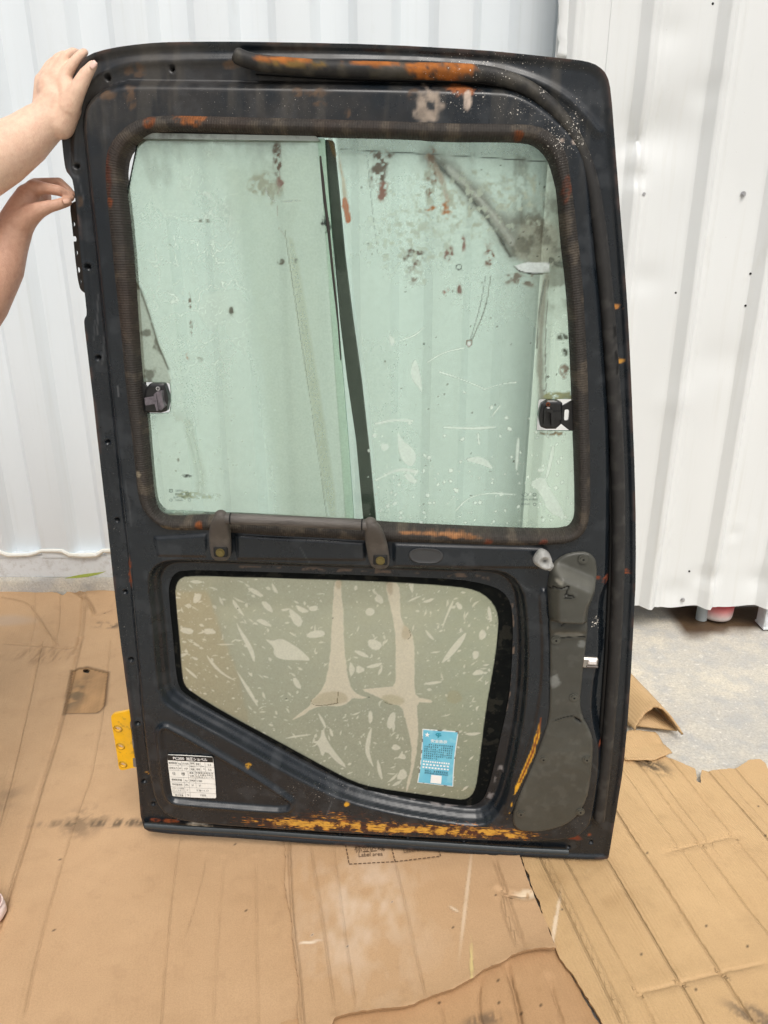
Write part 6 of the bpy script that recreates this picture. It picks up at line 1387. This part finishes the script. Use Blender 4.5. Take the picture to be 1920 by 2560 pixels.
def person(label, group, base, facing, tone, shirt, trousers, shoe, arm, hand, height=1.62):
    """base: floor point between the feet; arm: wrist-to-elbow list; hand: chains of joints"""
    root = empty('person', tuple(base)); tag(root, label, 'person', group)
    f = np.array((math.cos(facing), math.sin(facing), 0)); l = np.array((-f[1], f[0], 0)); up = np.array((0, 0, 1.0)); b = np.asarray(base, float); k = height/1.62
    at = lambda x, y, z: b+f*x*k+l*y*k+up*z*k
    fl = Flesh()
    shL, shR = at(.03, .17, 1.32), at(0, -.17, 1.32); elb = np.asarray(arm[-1][0])
    fl.chain(arm+[(elb*.4+shL*.6, .045), (shL, .052)], 40)
    fl.chain([(shR, .052), (at(.02, -.23, 1.05), .042), (at(.10, -.22, .84), .030), (at(.12, -.215, .76), .026)])
    for q in range(4): fl.chain([(at(.11+.018*q, -.215, .75), .012), (at(.12+.016*q, -.215, .67), .0085), (at(.11+.012*q, -.205, .62), .0075)])
    fl.chain([(at(.15, -.20, .74), .011), (at(.165, -.18, .69), .009)])
    fl.chain([(shL, .055), (at(0, 0, 1.36), .07), (shR, .055)]); fl.chain([(at(0, 0, 1.36), .055), (at(.015, 0, 1.46), .052)])
    fl.chain([(at(.0, 0, 1.33), .10), (at(.01, 0, 1.05), .10), (at(0, 0, .92), .12)])
    for s in (-1, 1): fl.chain([(at(0, .09*s, .9), .075), (at(.02, .09*s, .5), .052), (at(0, .09*s, .1), .036)])
    hc = at(.03, 0, 1.545); fl.mb.ball(hc, .092*k, 20, 14, (1, .9, 1.15)); fl.mb.ball(at(.055, 0, 1.50), .062*k, 16, 10); fl.mb.capsule(at(.12, 0, 1.55), .011, at(.137, 0, 1.52), .014); 
    for s in (-1, 1): fl.mb.ball(at(.02, .085*s, 1.54), .026*k, 10, 8, (.9, .5, 1.2)); fl.mb.ball(at(.098, .032*s, 1.562), .014*k, 8, 6)
    fl.chain([(at(.108, -.018, 1.482), .008), (at(.114, 0, 1.482), .009), (at(.108, .018, 1.482), .008)])
    for ch in hand: fl.chain(ch, 22)
    body = fl.finish('body', b, tone, root, .0021, 6); 
    hr = Flesh(); hr.mb.ball(at(0, 0, 1.575), .105*k, 18, 12, (1, .95, 1.05)); hr.mb.ball(at(-.05, 0, 1.50), .085*k, 16, 10); hr.finish('hair', b, mat_plain('dark_hair', (.012, .010, .009), .5, 0, .5, 200), root, .012, 4)
    sh = Flesh(); sh.chain([(at(.0, 0, 1.33), .125), (at(.01, 0, 1.1), .14), (at(0, 0, .93), .145)]); sh.chain([(at(0, .13, 1.33), .075), (shL, .068), (shL*.55+(elb*.4+shL*.6)*.45, .066)]); sh.chain([(at(0, -.13, 1.33), .075), (shR, .068), (at(.01, -.21, 1.16), .064)])
    sh.finish('shirt', b, shirt, root, .01, 4)
    tr = Flesh(); tr.chain([(at(0, -.04, .94), .125), (at(0, .04, .94), .125)])
    for s in (-1, 1): tr.chain([(at(0, .09*s, .88), .095), (at(.02, .09*s, .5), .072), (at(0, .09*s, .09), .058)])
    tr.finish('trousers', b, trousers, root, .01, 3)
    return root, body, at
SK_A = skin_mat('pale_skin', srgb(242, 211, 186), srgb(233, 193, 166), srgb(224, 170, 146)); SK_B = skin_mat('tanned_skin', srgb(212, 171, 146), srgb(196, 150, 126), srgb(178, 126, 106))
M_NAIL = mat_plain('fingernail', srgb(236, 200, 186), .3, var=.06); M_NAILB = mat_plain('fingernail_tan', srgb(206, 164, 142), .3, var=.06)
def shoe_mesh(parent, base, pos, ang, upper, sole, name='shoe'):
    """low sneaker: sole, upper, stitched toe seam"""
    f = np.array((math.cos(ang), math.sin(ang))); l = np.array((-f[1], f[0])); L = .235
    def ring(scale, z, N=40):
        out = []
        for j in range(N):
            t_ = 2*math.pi*j/N; c, s = math.cos(t_), math.sin(t_); x = c*L/2; wd = .043*(1+.16*c-.10*c*c)*abs(s)**.75*math.copysign(1, s)
            p = np.asarray(pos)+f*(x*scale[0]+scale[2])+l*wd*scale[1]; out.append((p[0]-base[0], p[1]-base[1], z-base[2]))
        return out
    def loft(name, rings, mat):
        N = len(rings[0]); vs = [p for r in rings for p in r]; fs = [(i*N+j, i*N+(j+1) % N, (i+1)*N+(j+1) % N, (i+1)*N+j) for i in range(len(rings)-1) for j in range(N)]
        me = mesh_np(name, vs, fs+[tuple(range(N))[::-1], tuple((len(rings)-1)*N+j for j in range(N))]); me.set_sharp_from_angle(angle=R(60)); return link(name, me, mat, parent)
    z0 = .012
    so = loft(name, [ring((1, 1, 0), z0), ring((1.03, 1.06, 0), z0+.006), ring((1.02, 1.04, 0), z0+.022), ring((.98, .98, 0), z0+.025)], sole)
    vs = []; N = 40; rings = []
    for (sc, wd, off, z, tilt) in ((.97, .97, 0, .022, 0), (.985, 1.0, 0, .034, 0), (.95, .96, -.004, .050, .004), (.84, .84, -.014, .064, .010), (.62, .70, -.036, .080, .016), (.46, .62, -.056, .098, .012)):
        r = ring((sc, wd, off), z0+z-.0); rings.append([(p[0], p[1], p[2]-tilt*(1 if (p[0]-(pos[0]-base[0]))*f[0]+(p[1]-(pos[1]-base[1]))*f[1] > 0 else -1)*.8) for p in r])
    N_ = len(rings[0]); me = mesh_np('shoe_upper', [p for r in rings for p in r], [(i*N_+j, i*N_+(j+1) % N_, (i+1)*N_+(j+1) % N_, (i+1)*N_+j) for i in range(len(rings)-1) for j in range(N_)]+[tuple((len(rings)-1)*N_+j for j in range(N_))])
    uo = link('shoe_upper', me, upper, so); sm = uo.modifiers.new('s', 'SUBSURF'); sm.levels = 1; sm.render_levels = 2
    mb = MB(); rr_ = ring((.99, 1.015, 0), z0+.030); mb.tube(rr_+rr_[:1], .0016, 6, cap=False); mb.build('shoe_seam', sole, so)
    return so
def fabric(name, c):
    t = NT(name); w = t.noise(900, 2, .5); cc = t.mix(t.noise(30, 4), tuple(x*.85 for x in c), c); t.bsdf(cc, .85, 0, t.bump(w, .4, .0008), .2); return t.m
PINK = fabric('pink_canvas', srgb(238, 208, 202)); PSOLE = mat_plain('pale_pink_rubber', srgb(240, 220, 212), .6, var=.05); 
# --- person whose pale hand grips the top corner
gripA = [
    [H(118, 300, .012, 46), H(140, 255, .008, 38), H(128, 222, .002, 34)],
    [H(150, 310, .012, 36), H(172, 272, .014, 30), H(176, 240, .012, 28), H(162, 205, .008, 22)],
    [H(118, 300, .012, 40), H(108, 245, -.002, 24), H(105, 203, -.006, 18)],
    [H(140, 240, .006, 34), H(150, 200, .006, 22), H(140, 190, .003, 20), H(122, 192, -.002, 20)],
    [H(163, 190, .008, 16), H(182, 160, .006, 13), H(199, 140, .002, 11.5), H(211, 131, -.004, 10.0)],
    [H(143, 182, .003, 16), H(165, 141, -.004, 12.5), H(184, 131, -.018, 11.5), H(197, 136, -.032, 11)],
    [H(123, 184, -.003, 15), H(144, 147, -.010, 12), H(161, 139, -.026, 12), H(176, 146, -.038, 10.5)],
    [H(106, 196, -.007, 13.5), H(122, 165, -.014, 11), H(134, 153, -.026, 10.5), H(148, 156, -.038, 9.5)],
    [H(172, 270, .018, 27), H(194, 224, .022, 20.5), H(214, 187, .019, 16.5), H(232, 163, .017, 11.5)],
]
armA = [H(122, 300, .012, 47), H(98, 318, .018, 52), H(60, 350, .030, 60), H(0, 389, .055, 70), H(-110, 455, .095, 78), H(-230, 530, .13, 70)]
baseA = np.array((-1.02, 1.02, .012)); 
pA, bodyA, atA = person('person at the left edge, pale bare forearm, hand gripping the top corner of the door', None, baseA, R(8), SK_A, fabric('white_shirt', srgb(220, 220, 216)), fabric('blue_jeans', srgb(60, 74, 104)), PINK, armA, gripA)
tipA, ipA = DW(235, 159, .019), DW(214, 187, .021); nail(bodyA, baseA, DW(231, 160, .0245), tipA-ipA, E_W+.35*E_V, .012, .010, M_NAIL)
toe = FL(34, 2262, .02); sA = np.array((toe[0]-.128, toe[1]-.012)); shoe_mesh(pA, baseA, sA, R(-6), PINK, PSOLE); shoe_mesh(pA, baseA, sA+np.array((-.06, -.19)), R(-2), PINK, PSOLE)
# --- person whose tanned hand pinches the upper hinge
gripB = [
    [H(40, 556, .018, 40), H(58, 520, .012, 36), H(70, 492, .006, 30), H(84, 470, .004, 20)],
    [H(46, 560, .024, 38), H(72, 540, .028, 27), H(96, 526, .032, 20), H(112, 520, .032, 17)],
    [H(62, 520, .000, 34), H(84, 500, -.010, 20), H(88, 478, -.012, 18)],
    [H(86, 470, .008, 21), H(116, 471, .012, 14), H(145, 476, .012, 13), H(164, 484, .004, 11.5), H(177, 494, .001, 9.5)],
    [H(90, 464, -.010, 18), H(120, 458, -.014, 13), H(148, 456, -.018, 12), H(170, 476, -.014, 11.5), H(182, 488, -.012, 9)],
    [H(88, 480, -.022, 16), H(116, 492, -.030, 12.5), H(114, 508, -.016, 11.5), H(98, 510, -.004, 10.5)],
    [H(82, 498, -.028, 15), H(104, 512, -.034, 11.5), H(100, 522, -.018, 10.5), H(88, 522, -.006, 9.5)],
    [H(104, 523, .032, 18), H(124, 516, .030, 15), H(142, 512, .026, 13.5), H(158, 507, .018, 13), H(169, 505, .013, 11)],
]
armB = [H(42, 560, .020, 40), H(20, 612, .030, 47), H(0, 668, .045, 56), H(-46, 752, .075, 64), H(-110, 860, .11, 62)]
baseB = np.array((-1.22, 1.62, .0))
pB, bodyB, atB = person('person at the left edge, tanned bare forearm, fingers pinching the upper hinge plate', None, baseB, R(-12), SK_B, fabric('grey_shirt', srgb(120, 122, 126)), fabric('dark_trousers', srgb(40, 42, 46)), PINK, armB, gripB)
nail(bodyB, baseB, DW(165, 501, .0255), DW(172, 502, .013)-DW(142, 512, .026), E_W+.25*E_V, .011, .010, M_NAILB)
DSH = mat_plain('black_shoe', (.02, .02, .02), .4); shoe_mesh(pB, baseB, np.array((-1.20, 1.44)), R(-8), DSH, DSH); shoe_mesh(pB, baseB, np.array((-1.26, 1.80)), R(-8), DSH, DSH)
